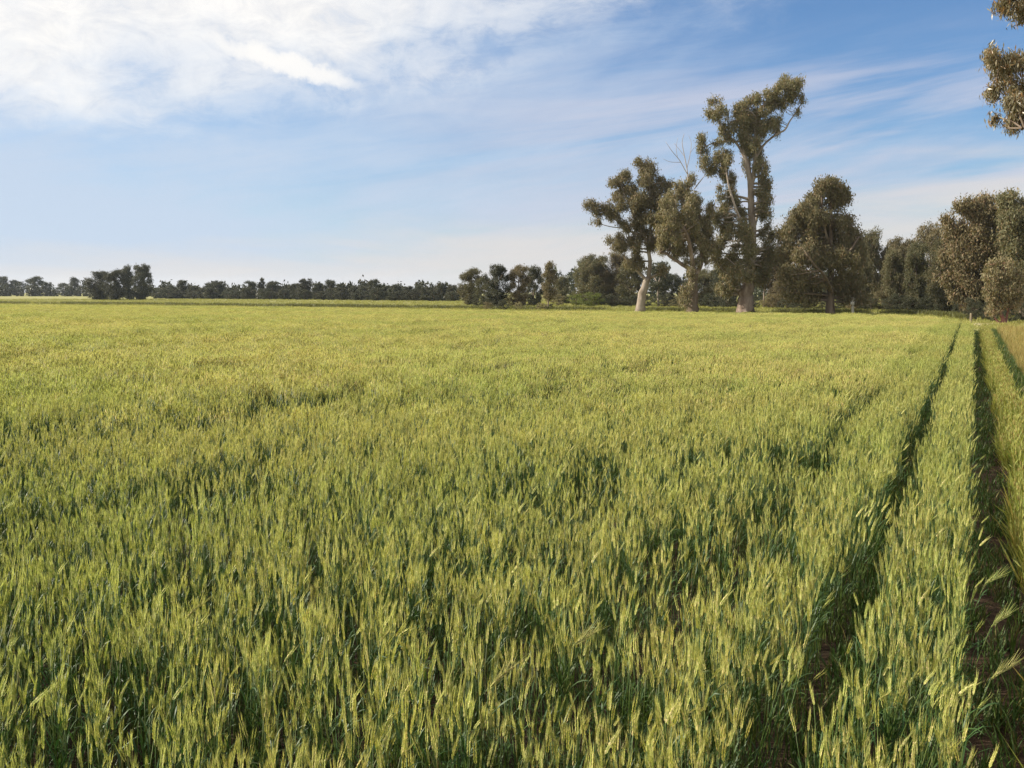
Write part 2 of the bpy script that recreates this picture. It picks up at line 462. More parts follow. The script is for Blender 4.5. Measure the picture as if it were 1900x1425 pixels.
# ------------------------------------------------------------------ wheat and grass prototypes (drawn many times by one object)
def ribbon(mb, base, d0, length, width, droop, m, rng, seg=4):
    d = np.array(d0, float); d /= np.linalg.norm(d)
    p = np.array(base, float)
    sd = np.cross(d, (0, 0, 1)); nn = np.linalg.norm(sd)
    sd = sd / nn if nn > 1e-3 else np.array((1.0, 0, 0))
    tw = rng.uniform(-0.5, 0.5)
    vs = []
    for i in range(seg + 1):
        t = i / seg
        w = width * (0.55 + 0.9 * t) * (1 - t) ** 0.55 if t < 1 else 0.0
        w = max(w, width * 0.04)
        s2 = sd * math.cos(tw * t * 2) + np.cross(d, sd) * math.sin(tw * t * 2)
        vs += [p - s2 * w / 2, p + s2 * w / 2]
        p = p + d * length / seg
        d = d + np.array((0, 0, -droop / seg * (0.5 + 1.5 * t))); d /= np.linalg.norm(d)
    q = [(2 * i, 2 * i + 1, 2 * i + 3, 2 * i + 2) for i in range(seg)]
    mb.add(vs, None, q, m)

def wheat_plant(mb, x, y, rng, near=True, hscale=1.0, mi=(0, 1, 2, 3)):
    E_, A_, S_, L_ = mi
    h = rng.uniform(0.58, 0.79) * hscale
    ang = rng.uniform(-np.pi, np.pi); lean = abs(rng.normal(0.0, 0.035))
    if rng.random() < 0.06: lean += 0.10; ang = rng.normal(0, 0.6)
    ld = np.array((math.cos(ang), math.sin(ang), 0))
    n = 4 if near else 2
    path = [np.array((x, y, 0.0)) + ld * lean * (i / n) ** 2 + np.array((0, 0, h * i / n)) for i in range(n + 1)]
    tube(mb, path, np.linspace(0.0026, 0.0017, n + 1) if near else [0.004, 0.0035, 0.003][:n + 1], 3, S_)
    # ear
    d = path[-1] - path[-2]; d = d / np.linalg.norm(d) + ld * (rng.uniform(0.0, 0.14) + (0.3 if lean > 0.09 else 0.0)); d /= np.linalg.norm(d)
    L = rng.uniform(0.062, 0.09); rw = rng.uniform(0.0062, 0.0085)
    u = np.cross(d, (0.2, 0.9, 0.1)); u /= np.linalg.norm(u); w = np.cross(d, u)
    a0 = rng.uniform(0, np.pi); u, w = u * math.cos(a0) + w * math.sin(a0), -u * math.sin(a0) + w * math.cos(a0)
    p0 = path[-1]
    bend = ld * rng.uniform(0, 0.015)
    def axis(t): return p0 + d * L * t + bend * t * t
    if near:
        # spikelets stacked left and right of the ear's axis
        ns = 8
        for k in range(ns):
            t = (k + 0.2) / ns
            sgn = 1 if k % 2 else -1
            c = axis(t); r = rw * (1.0 - 0.45 * abs(t - 0.4))
            for s3 in (sgn, -sgn * 0.75):
                b = c + u * s3 * r * 0.2
                tip = axis(min(t + 0.34, 1.08)) + u * s3 * r * 0.95
                mid = (b * 0.5 + tip * 0.5) + u * s3 * r * 0.45
                vs = [b, mid + w * r * 0.8, tip, mid - w * r * 0.8, mid + u * s3 * r * 0.4]
                mb.add(vs, [(0, 1, 4), (1, 2, 4), (2, 3, 4), (3, 0, 4)], None, E_)
                for _ in range(1 + (k % 2)):
                    al = rng.uniform(0.03, 0.058)
                    ad = d + u * s3 * rng.uniform(0.02, 0.2) + w * rng.uniform(-0.16, 0.16); ad /= np.linalg.norm(ad)
                    sv = np.cross(ad, rng.normal(size=3)); sv /= np.linalg.norm(sv)
                    mb.add([tip - sv * 0.0008, tip + sv * 0.0008, tip + ad * al], [(0, 1, 2)], None, A_)
    else:
        ts = [0, 0.3, 0.7, 1.05]; rr = [0.5, 1.0, 0.85, 0.15]
        tube(mb, [axis(t) for t in ts], [rw * 1.4 * r for r in rr], 3, E_)
        for k in range(5):
            t = rng.uniform(0.3, 1.0); ad = d + u * rng.uniform(-0.2, 0.2) + w * rng.uniform(-0.2, 0.2)
            ad /= np.linalg.norm(ad); sv = np.cross(ad, rng.normal(size=3)); sv /= np.linalg.norm(sv)
            b = axis(t)
            mb.add([b - sv * 0.0024, b + sv * 0.0024, b + ad * 0.075], [(0, 1, 2)], None, A_)
    # leaves
    nl = rng.integers(3, 5) if near else 2
    for k in range(nl):
        t = rng.uniform(0.2, 0.8) if k else rng.uniform(0.62, 0.84)
        i = min(int(t * n), n - 1); b = path[i] + (path[i + 1] - path[i]) * (t * n - i)
        az = rng.uniform(0, 2 * np.pi)
        dd = np.array((math.cos(az) * 0.55, math.sin(az) * 0.55, rng.uniform(0.7, 1.5)))
        ribbon(mb, b, dd, rng.uniform(0.11, 0.20), rng.uniform(0.009, 0.014) * (1 if near else 1.5), rng.uniform(0.3, 2.2), L_, rng, 4 if near else 2)

def grass_tuft(mb, rng, n, h0, h1, spread, width, droop=(0.2, 1.6), m=0, seg=3):
    for k in range(n):
        a = rng.uniform(0, 2 * np.pi); r = spread * math.sqrt(rng.random())
        az = rng.uniform(0, 2 * np.pi); o_ = rng.uniform(0.1, 0.6)
        ribbon(mb, (r * math.cos(a), r * math.sin(a), 0), (math.cos(az) * o_, math.sin(az) * o_, 1.0), rng.uniform(h0, h1), width * rng.uniform(0.7, 1.3), rng.uniform(*droop), m, rng, seg)

def proto_collection(name, meshes):
    c = bpy.data.collections.new(name)
    for i, me in enumerate(meshes):
        c.objects.link(bpy.data.objects.new('%s_%03d' % (name, i), me))
    return c

def scatter(name, pts, rots, scls, var, coll, label, cat):
    me = bpy.data.meshes.new(name)
    n = len(pts)
    me.vertices.add(n); me.vertices.foreach_set('co', np.asarray(pts, np.float32).ravel())
    a = me.attributes.new('rot', 'FLOAT_VECTOR', 'POINT'); a.data.foreach_set('vector', np.asarray(rots, np.float32).ravel())
    a = me.attributes.new('scl', 'FLOAT_VECTOR', 'POINT'); a.data.foreach_set('vector', np.asarray(scls, np.float32).ravel())
    a = me.attributes.new('var', 'INT', 'POINT'); a.data.foreach_set('value', np.asarray(var, np.int32))
    me.update()
    o = bpy.data.objects.new(name, me); COL.objects.link(o)
    tag(o, label, cat, None, 'stuff')
    g_ = bpy.data.node_groups.new(name + '_scatter', 'GeometryNodeTree')
    g_.interface.new_socket('Geometry', in_out='INPUT', socket_type='NodeSocketGeometry')
    g_.interface.new_socket('Geometry', in_out='OUTPUT', socket_type='NodeSocketGeometry')
    gi = g_.nodes.new('NodeGroupInput'); go = g_.nodes.new('NodeGroupOutput')
    ci = g_.nodes.new('GeometryNodeCollectionInfo'); ci.inputs['Collection'].default_value = coll
    ci.inputs['Separate Children'].default_value = True; ci.inputs['Reset Children'].default_value = True
    ip = g_.nodes.new('GeometryNodeInstanceOnPoints'); ip.inputs['Pick Instance'].default_value = True
    def na(nm, ty):
        nd = g_.nodes.new('GeometryNodeInputNamedAttribute'); nd.data_type = ty; nd.inputs['Name'].default_value = nm
        return nd.outputs['Attribute']
    er = g_.nodes.new('FunctionNodeEulerToRotation')
    L = g_.links.new
    L(gi.outputs[0], ip.inputs['Points']); L(ci.outputs[0], ip.inputs['Instance'])
    L(na('var', 'INT'), ip.inputs['Instance Index'])
    L(na('rot', 'FLOAT_VECTOR'), er.inputs[0]); L(er.outputs[0], ip.inputs['Rotation'])
    L(na('scl', 'FLOAT_VECTOR'), ip.inputs['Scale'])
    L(ip.outputs[0], go.inputs[0])
    mod = o.modifiers.new('scatter', 'NODES'); mod.node_group = g_
    return o

WM = [M['ear'], M['awn'], M['stem'], M['wleaf']]
NEAR_V, FAR_V = 16, 8
wmeshes = []
for k in range(NEAR_V):
    rng = np.random.default_rng(100 + k); mb = MB()
    for j in range(7):
        wheat_plant(mb, rng.normal(0, 0.026), rng.normal(0, 0.045), rng, True)
    wmeshes.append(mb.mesh('wheat_tuft', WM))
FP = 0.54
for k in range(FAR_V):
    rng = np.random.default_rng(300 + k); mb = MB()
    for j in range(18):
        row = (rng.integers(0, 3) + 0.5) * 0.18 - 0.27
        cy_ = rng.uniform(-FP / 2, FP / 2); hh = rng.uniform(0.82, 1.07)
        for _ in range(5):
            wheat_plant(mb, row + rng.normal(0, 0.028), cy_ + rng.normal(0, 0.028), rng, False, hh)
    wmeshes.append(mb.mesh('wheat_patch', [M['ear_far_bright']] + WM[1:]))
wcoll = proto_collection('wheat_kinds', wmeshes)

def inside_crop(x, y):
    # in front of the far border (convex enough to test segment by segment along the picture's width)
    dx = x * right.x + y * right.y; dd = x * DEEP.x + y * DEEP.y
    bx = np.array([b.dot(right) for b in BORDER]); bdp = np.array([b.dot(DEEP) for b in BORDER])
    ang = dx / np.maximum(dd, 0.05); ba = bx / bdp
    lim = np.interp(ang, ba, bdp)
    return (dd > 0) & (dd < lim)

def crop_height(x, y):
    n1 = fbm(x * 0.9, y * 0.35, 11, 3); n2 = fbm(x * 0.13, y * 0.08, 23, 2); n3 = fbm(x * 3.6, y * 1.8, 37, 2)
    h = 1.0 + (n1 - 0.5) * 0.30 + (n2 - 0.5) * 0.16 + (n3 - 0.5) * 0.16
    return h

def gap(x, y):
    """1 in full crop, 0 in the wheel marks and missed rows"""
    g_ = np.ones_like(x)
    def dip(g_, x0, w, depth, patchy=None, seed=1):
        f = np.exp(-((x - x0 - 0.03 * np.sin(y * 0.7 + seed)) / w) ** 2)
        if patchy is not None:
            f = f * np.clip((fbm(x * 0.2, y * 0.28, seed, 2) - patchy) * 5, 0, 1)
        return g_ * (1 - depth * f)
    g_ = np.where((x > -0.46 - 0.05 * np.clip((4.5 - y) / 2.5, 0, 1) + 0.010 * np.sin(y * 1.3)) & (x < -0.295 + 0.010 * np.sin(y * 0.9 + 1)), 0.0, g_)
    g_ = np.where(y < 13, dip(g_, -0.98, 0.10, 0.48, 0.42, 4), g_)
    g_ = dip(g_, -2.1, 0.12, 0.55, 0.50, 7)
    g_ = dip(g_, -4.4, 0.15, 1.0, 0.36, 9)
    g_ = dip(g_, -6.2, 0.15, 0.8, 0.36, 12)
    g_ = dip(g_, -9.2, 0.2, 0.7, 0.48, 15)
    g_ = dip(g_, -14.0, 0.25, 0.8, 0.42, 16)
    g_ = dip(g_, -15.8, 0.25, 0.8, 0.42, 18)
    return g_

rng = np.random.default_rng(5)
WS = 0.54                         # plant scale
NEARLIM, MARG = 12.0, 0.72
# near tufts along drill rows
rows = np.arange(-0.015, -17, -0.090)
px_, py_ = [], []
for rx in rows:
    ys = np.arange(-1.5, 17 if rx < -1.12 else 60, 0.080)     # the rows beside the ruts are drawn singly all the way
    px_.append(rx + rng.normal(0, 0.018, len(ys))); py_.append(ys + rng.uniform(-0.04, 0.04, len(ys)))
nx_ = np.concatenate(px_); ny_ = np.concatenate(py_)
dd = nx_ * DEEP.x + ny_ * DEEP.y; dx = nx_ * right.x + ny_ * right.y
lim = np.where(nx_ > -1.12, 200.0, NEARLIM + rng.uniform(-2.5, 2.5, len(nx_)))
keep = (dd > 0.55) & (dd < lim) & (np.abs(dx) < dd * MARG + 2.0) & (nx_ < EDGE_X - 0.05) & inside_crop(nx_, ny_)
gp = gap(nx_, ny_)
thin = fbm(nx_ * 1.3, ny_ * 0.7, 41, 3)
full = (nx_ > -0.80)                      # the drilled strips beside the ruts stand close and even
keep &= (rng.random(len(nx_)) < np.clip(gp * 1.05, 0, 1) * np.where(full, 0.92, np.clip(0.66 + (thin - 0.40) * 3.4, 0.36, 1.0) * np.interp(np.hypot(nx_, ny_), [3, 9], [0.74, 1.0])))
nx_, ny_, gp = nx_[keep], ny_[keep], gp[keep]
# strays on the path side
hz = crop_height(nx_, ny_) * (0.62 + 0.38 * gp)
hz = np.where(nx_ > -0.80, 0.35 * hz + 0.66, hz)
pts_n = np.stack([nx_, ny_, np.full(len(nx_), 0.004)], 1)
rot_n = np.stack([rng.normal(0, 0.035, len(nx_)), rng.normal(0.015, 0.035, len(nx_)), rng.uniform(-0.9, 0.9, len(nx_)) + YAW], 1)
edge_lean = np.clip((nx_ + 0.14) / 0.16, 0, 1)
rot_n[:, 1] += edge_lean * rng.uniform(0.0, 0.07, len(nx_))
lod = rng.random(len(nx_)) < 0.03
rot_n[lod, 1] += rng.uniform(0.12, 0.38, lod.sum())
scl_n = WS * np.stack([np.full(len(nx_), 1.0), np.full(len(nx_), 1.0), hz * rng.uniform(0.80, 1.12, len(nx_))], 1)
var_n = rng.integers(0, NEAR_V, len(nx_))
# far patches
gx = np.arange(-0.13, -95, -FP * WS * 0.95); gy = np.arange(0, 95, FP * WS * 0.95)
GX, GY = np.meshgrid(gx, gy); fx = GX.ravel(); fy = GY.ravel()
fx = fx + rng.normal(0, 0.02, len(fx)); fy = fy + rng.normal(0, 0.04, len(fy))
dd = fx * DEEP.x + fy * DEEP.y; dx = fx * right.x + fy * right.y
lim = NEARLIM + rng.uniform(-2.5, 2.5, len(fx))
keep = (dd >= lim - 0.8) & (np.abs(dx) < dd * MARG + 2.0) & inside_crop(fx, fy) & (fx < -1.15)
fx, fy = fx[keep], fy[keep]
gp = gap(fx, fy)
hz = crop_height(fx, fy) * (0.75 + 0.25 * gp)
pts_f = np.stack([fx, fy, np.full(len(fx), 0.004)], 1)
rot_f = np.stack([rng.normal(0, 0.03, len(fx)), rng.normal(0.01, 0.03, len(fx)), rng.normal(0, 0.08, len(fx)) + math.pi * rng.integers(0, 2, len(fx))], 1)
scl_f = WS * np.stack([np.full(len(fx), 1.0), np.full(len(fx), 1.0), hz * rng.uniform(0.95, 1.05, len(fx))], 1)
var_f = NEAR_V + rng.integers(0, FAR_V, len(fx))
scatter('wheat_crop', np.concatenate([pts_n, pts_f]), np.concatenate([rot_n, rot_f]), np.concatenate([scl_n, scl_f]), np.concatenate([var_n, var_f]), wcoll,
        'broad field of green wheat coming into ear, painted brighter towards the trees', 'wheat')
print('wheat instances', len(pts_n), len(pts_f))

# verge, dry and pasture grasses
def tufts(seed, nvar, mat, *a, **k):
    out = []
    for i in range(nvar):
        r_ = np.random.default_rng(seed + i); mb = MB(); grass_tuft(mb, r_, *a, **k); out.append(mb.mesh('grass_tuft', mat))
    return out
vm = []
for i in range(8):
    r_ = np.random.default_rng(500 + i); mb = MB()
    grass_tuft(mb, r_, 12, 0.10, 0.26, 0.035, 0.011, m=0)
    if i % 2:
        for q in range(3):
            m2 = MB(); wheat_plant(m2, r_.normal(0, 0.03), r_.normal(0, 0.03), r_, False)
            for v_ in m2.v: v_ *= np.array((0.5, 0.5, 0.36), np.float32)
            o0 = mb.nv
            for part_v in m2.v:
                mb.v.append(part_v); mb.nv += len(part_v)
            for f_, m_ in zip(m2.f3, m2.m3): mb.f3.append(f_ + o0); mb.m3.append(m_ * 0 + 1 + np.minimum(m_, 1))
            for f_, m_ in zip(m2.f4, m2.m4): mb.f4.append(f_ + o0); mb.m4.append(m_ * 0)
    vm.append(mb.mesh('grass_tuft', [M['verge'], M['ear'], M['awn']]))
vc = proto_collection('verge_kinds', vm)
dc = proto_collection('dark_verge_kinds', tufts(520, 6, [M['vergedark']], 16, 0.07, 0.20, 0.05, 0.010))
yc = proto_collection('dry_kinds', tufts(540, 6, [M['dry']], 18, 0.10, 0.32, 0.07, 0.007))
pc = proto_collection('pasture_kinds', tufts(560, 5, [M['pasture']], 26, 0.10, 0.28, 0.30, 0.03))

def strew(name, coll, nv, x, y, z, hs_, label, cat, seed):
    r_ = np.random.default_rng(seed); n = len(x)
    pts = np.stack([x, y, z], 1)
    rt = np.stack([r_.normal(0, 0.08, n), r_.normal(0, 0.08, n), r_.uniform(0, 6.28, n)], 1)
    sc = np.stack([hs_ ** 0.5, hs_ ** 0.5, hs_], 1)
    return scatter(name, pts, rt, sc, r_.integers(0, nv, n), coll, label, cat)

r_ = np.random.default_rng(77)
n = 4200
y = 0.3 + END_Y * r_.random(n) ** 1.15; x = 0.315 + 0.21 * r_.random(n) + 0.025 * np.sin(y * 1.7)
kp = fbm(x * 3, y * 1.5, 71, 2) + 0.2 * r_.random(n) > 0.42
x, y = x[kp], y[kp]; n = len(x)
strew('verge_grass', vc, 8, x, y, np.full(n, 0.03), r_.uniform(0.6, 1.3, n) * (0.6 + 0.8 * fbm(x * 4, y * 2, 72, 2)), 'yellow-green weedy grass between the two bare wheel ruts', 'grass', 1)
n = 3800
y = 0.3 + (END_Y) * r_.random(n) ** 1.2; x = 0.53 + 0.30 * r_.random(n)
x2 = np.concatenate([r_.uniform(0.02, 0.29, 900), r_.normal(-0.38, 0.05, 1300), r_.normal(-0.98, 0.08, 500)]); y2 = 0.8 + END_Y * r_.random(2700) ** 1.6
strew('rut_grass', dc, 6, np.concatenate([x, x2]), np.concatenate([y, y2]), np.full(n + 2700, 0.012), np.concatenate([r_.uniform(0.5, 1.3, n), r_.uniform(0.25, 0.9, 900), r_.uniform(0.35, 1.0, 1800)]), 'dark green low growth in the wheel ruts and on the bare path', 'grass', 2)
n = 17000
y = 1 + (END_Y) * r_.random(n) ** 0.9; x = 0.86 + (np.abs(r_.normal(0, 1, n))) * (0.6 + y * 0.15)
k = (x < 25) & (fbm(x * 2.2, y * 1.1, 73, 2) + 0.25 * r_.random(n) > 0.45)
strew('dry_grass', yc, 6, x[k], y[k], np.full(k.sum(), 0.10), r_.uniform(0.4, 1.2, k.sum()), 'tan dry grass on the bank along the right of the track', 'grass', 3)
# short pasture strip beyond the crop
n = 52000
a_ = r_.uniform(-0.80, 0.80, n); rr_ = 26 + 180 * r_.random(n) ** 1.25
x = a_ * rr_ * right.x + rr_ * DEEP.x; y = a_ * rr_ * right.y + rr_ * DEEP.y
k = ~inside_crop(x, y) & ~((x > -0.3) & (y < END_Y + 2))
hm = 0.55 + 0.7 * fbm(x * 0.06, y * 0.06, 91, 2)
strew('pasture_grass', pc, 5, x[k], y[k], np.full(k.sum(), 0.0), (hm * r_.uniform(0.5, 1.0, n))[k], 'pale short grass strip between the crop and the trees', 'grass', 4)

rc = proto_collection('dark_grass_kinds', tufts(580, 5, [M['rank']], 26, 0.15, 0.38, 0.40, 0.035))  # darker, taller tufts in a line beyond the crop
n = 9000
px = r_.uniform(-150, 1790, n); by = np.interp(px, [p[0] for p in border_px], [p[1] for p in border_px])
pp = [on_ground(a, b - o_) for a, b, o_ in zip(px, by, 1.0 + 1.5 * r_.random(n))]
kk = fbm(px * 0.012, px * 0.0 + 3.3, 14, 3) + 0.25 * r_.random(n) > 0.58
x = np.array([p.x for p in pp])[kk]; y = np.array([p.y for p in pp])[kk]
strew('rank_grass', rc, 5, x, y, np.zeros(len(x)), r_.uniform(0.5, 1.2, len(x)), 'dark line of green grass along the far edge of the crop', 'grass', 5)

# ------------------------------------------------------------------ trees
def foliage(mb, clumps, rng, leaf=(0.16, 0.34), lw=0.34, per=34.0, droop=0.9, m=0, solid=0.42, loose=0.5):
    """clumps: rows of centre(3) + radii(3) + density; leaves hang in sprays through each clump's volume"""
    for (cx, cy, cz, rx, ry, rz, den) in clumps:
        area = (rx * rz + ry * rz + rx * ry) * 4.2
        ns = max(6, int(area * per * den / 9.0))
        nb = max(4, min(9, ns // 10))                       # sub-clumps
        bv = rng.normal(size=(nb, 3)); bv /= np.linalg.norm(bv, axis=1)[:, None]
        bc = bv * (rng.random(nb) ** 0.4 * rng.uniform(0.7, 1.05, nb))[:, None] * 0.78
        br = rng.uniform(0.26, 0.48, nb)
        w_ = br ** 2; pick = rng.choice(nb, ns, p=w_ / w_.sum())
        dv = rng.normal(size=(ns, 3)); dv /= np.linalg.norm(dv, axis=1)[:, None]
        rr = rng.random(ns) ** 0.5 * br[pick] * (1 + 0.25 * rng.normal(size=ns))
        body = rng.random(ns) < solid                        # some sprays fill the clump as a whole
        off = np.where(body[:, None], dv * (rng.random(ns) ** 0.45 * rng.uniform(0.6, 1.0, ns))[:, None], bc[pick] + dv * rr[:, None])
        sp = np.array((cx, cy, cz)) + off * np.array((rx, ry, rz))
        k = rng.integers(6, 13, ns)
        c = np.repeat(sp, k, axis=0); N = len(c)
        size = (rx + rz) * 0.035 + leaf[1] * 0.55
        c = c + rng.normal(size=(N, 3)) * np.array((size, size, size * 1.35)) * loose
        c[:, 2] -= np.abs(rng.normal(size=N)) * size * 0.35
        d = rng.normal(size=(N, 3)) * 0.55 + np.array((0, 0, -droop))
        L = rng.uniform(leaf[0], leaf[1], N)
        add_leaves(mb, c, d, L, L * lw * rng.uniform(0.7, 1.3, N), rng, m)

def make_tree(name, label, base, limbs, clumps, leafmat, bark, seed, group=None, cat='tree', leaf=(0.14, 0.32), per=34.0, den=1.0,
              depth_ratio=0.85, lw=0.34, dead=None, upper_bark=None, twig=True, droop=0.9, grow=1.0, airy=0):
    """limbs: lists of (px, py, radius_px[, metres deeper]); clumps: (px, py, rx_px, ry_px[, metres deeper]); all read at the tree's own distance"""
    rng = np.random.default_rng(seed)
    B = on_ground(*base)
    deep = B.dot(DEEP); s = deep / F
    root = empty(name, B)
    tag(root, label, cat, group)
    def loc(px, py, dy=0.0):
        p = at_deep(px, py, deep) + DEEP * dy - B
        return np.array((p.x, p.y, p.z))
    pts_all = []
    def limb_mesh(lst, mat, nm):
        for li, L in enumerate(lst):
            mb = MB()
            ctrl = [loc(p[0], p[1], p[3] if len(p) > 3 else 0.0) for p in L]
            path = catmull(ctrl, 4)
            rad_ = np.interp(np.linspace(0, len(L) - 1, len(path)), range(len(L)), [p[2] * s for p in L])
            jit = rng.normal(size=path.shape) * rad_[:, None] * 0.07; jit[0] = 0
            tube(mb, path + jit, rad_, 10 if rad_[0] > 0.25 else 6, 0, 0.12, rng, 0.16 if nm == 'trunk' else 0)
            pts_all.extend([(q, r) for q, r in zip(path, rad_)])
            mb.build(nm, mat, root, smooth=True)
    limb_mesh(limbs[:1], bark, 'trunk')
    limb_mesh(limbs[1:], upper_bark or bark, 'limb')
    if dead:
        limb_mesh(dead, M['deadwood'], 'dead_limb')
    cl = []
    for c in clumps:
        px, py, rx, ry = c[:4]; rx *= grow; ry *= grow
        R = max(rx, ry) * s
        dy = c[4] if len(c) > 4 else rng.uniform(-1, 1) * R * 0.9
        q = loc(px, py, dy)
        if airy < 0:    # a full mass with ragged tufts round it
            cl.append((q[0], q[1], q[2], rx * s * 1.2, rx * s * depth_ratio * 1.2, ry * s * 1.2, den))
        if airy:        # break each mass of leaves into smaller ragged tufts with sky between them
            for _ in range(abs(airy)):
                o_ = rng.normal(size=3) * np.array((rx, rx, ry)) * s * 0.52
                f = rng.uniform(0.42, 0.85)
                cl.append((q[0] + o_[0], q[1] + o_[1], q[2] + o_[2], rx * s * f, rx * s * depth_ratio * f, ry * s * f * 1.1, den))
        else:
            cl.append((q[0], q[1], q[2], rx * s * 1.3, rx * s * depth_ratio * 1.3, ry * s * 1.3, den))
    if twig and pts_all:
        mb = MB(); P_ = np.array([q for q, r in pts_all]); Rr = np.array([r for q, r in pts_all])
        for c in cl:
            cc = np.array(c[:3]); dist = np.linalg.norm(P_ - cc, axis=1) + np.clip(P_[:, 2] - cc[2], 0, None) * 2
            i = int(np.argmin(dist)); a0 = P_[i]
            r0 = min(Rr[i] * 0.55, 0.10 + 0.02 * rng.random())
            mid = (a0 + cc) / 2 + rng.normal(size=3) * 0.12 * np.linalg.norm(cc - a0)
            path = catmull([a0, mid, cc], 4)
            tube(mb, path, np.linspace(r0, r0 * 0.35, len(path)), 5, 0)
            for _ in range(2 if airy else 4):
                dv = rng.normal(size=3); dv[2] = abs(dv[2]) * 0.6; dv /= np.linalg.norm(dv)
                e = cc + dv * np.array(c[3:6]) * 0.95
                path = catmull([cc, (cc + e) / 2 + rng.normal(size=3) * 0.1, e], 3)
                tube(mb, path, np.linspace(r0 * 0.4, 0.012, len(path)), 4, 0)
        mb.build('branches', upper_bark or bark, root)['kind'] = 'stuff'
    mb = MB(); foliage(mb, cl, rng, leaf, lw, per, droop, 0, 0.15 if airy > 0 else 0.42, 0.85 if airy > 0 else 0.7)
    mb.build('crown', leafmat, root)
    return root

GUMS = 'big gums at the end of the crop'
make_tree('gum_tree', 'tallest gum with pale upper trunk, bulging reddish butt and wind-swept top', (1384, 581.5),
  [[(1383, 583, 16.5), (1383, 566, 15), (1385, 545, 13), (1389, 524, 11), (1392, 508, 10.3)],
   [(1391, 514, 9.6), (1394, 495, 8.8), (1396, 460, 7.8), (1396, 420, 6.8), (1394, 380, 6), (1393, 345, 5.2), (1388, 312, 5), (1380, 282, 3.6), (1372, 250, 2.2)],
   [(1394, 352, 4.5), (1400, 310, 4), (1403, 262, 3.2), (1402, 228, 2.6), (1420, 190, 2), (1450, 166, 1.2)],
   [(1401, 296, 2.6), (1418, 268, 2.3), (1440, 250, 2), (1456, 241, 1.8), (1466, 224, 1.4), (1480, 204, 1), (1492, 182, 0.6)],
   [(1386, 300, 3), (1368, 268, 2.4), (1347, 248, 1.8), (1333, 222, 1.4), (1326, 192, 0.8)],
   [(1372, 262, 1.8), (1345, 262, 1.5), (1322, 266, 1.2), (1300, 280, 0.8), (1306, 308, 0.7)],
   [(1396, 476, 4.5), (1381, 452, 3.6, -1), (1376, 430, 3, -1), (1358, 390, 2.4, -1.2), (1346, 345, 1.8, -1), (1341, 305, 1.2, -0.8)],
   [(1388, 515, 4, -0.8), (1376, 500, 3, -1.5), (1369, 508, 2.2, -1.6), (1362, 500, 1.4, -1.7)],
   [(1397, 440, 3.2, 1), (1412, 410, 2.6, 1.5), (1418, 370, 2, 1.5), (1414, 310, 1.3, 1.2)]],
  [(1462, 170, 17, 15), (1470, 178, 12, 12), (1440, 166, 13, 9), (1418, 172, 12, 8), (1405, 182, 11, 10), (1450, 200, 8, 18), (1443, 226, 7, 14), (1490, 184, 5, 7), (1478, 206, 4, 5), (1440, 240, 6, 6),
   (1395, 212, 18, 18), (1374, 224, 19, 20), (1410, 234, 17, 20), (1390, 246, 22, 18), (1368, 205, 11, 10), (1384, 272, 18, 15), (1362, 240, 9, 14), (1398, 268, 12, 14), (1425, 222, 9, 12), (1430, 196, 9, 9), (1428, 184, 9, 8), (1416, 205, 9, 9), (1440, 186, 8, 8), (1352, 222, 7, 9), (1356, 258, 8, 8),
   (1330, 187, 10, 3), (1326, 210, 11, 11), (1338, 226, 7, 12), (1338, 244, 5, 6),
   (1302, 278, 10, 13), (1299, 262, 7, 6), (1308, 301, 8, 9), (1326, 266, 9, 5), (1303, 255, 5, 4),
   (1340, 305, 16, 16), (1333, 322, 15, 14), (1350, 292, 10, 13), (1358, 332, 9, 13), (1345, 355, 14, 14), (1362, 372, 12, 14), (1348, 388, 13, 13), (1372, 398, 9, 14), (1360, 412, 14, 12),
   (1343, 434, 17, 18), (1366, 446, 17, 18, -1.6), (1348, 472, 21, 17), (1374, 474, 13, 16, -1.8), (1338, 498, 17, 13), (1363, 500, 17, 14, -1.5), (1350, 520, 15, 10), (1328, 470, 13, 11), (1376, 505, 12, 14, -1.9), (1360, 424, 15, 14, -1.2), (1332, 405, 10, 12), (1345, 540, 13, 9),
   (1412, 288, 8, 14), (1413, 316, 11, 18), (1416, 346, 13, 18), (1420, 374, 14, 17), (1420, 402, 15, 18), (1423, 432, 14, 18), (1420, 462, 16, 17), (1416, 490, 14, 16), (1410, 514, 12, 12), (1426, 350, 6, 10), (1392, 300, 8, 12)],
  M['green'], M['bark_mix'], 1, GUMS, airy=4, per=340, leaf=(0.10, 0.24), lw=0.28, upper_bark=M['bark_pale'])

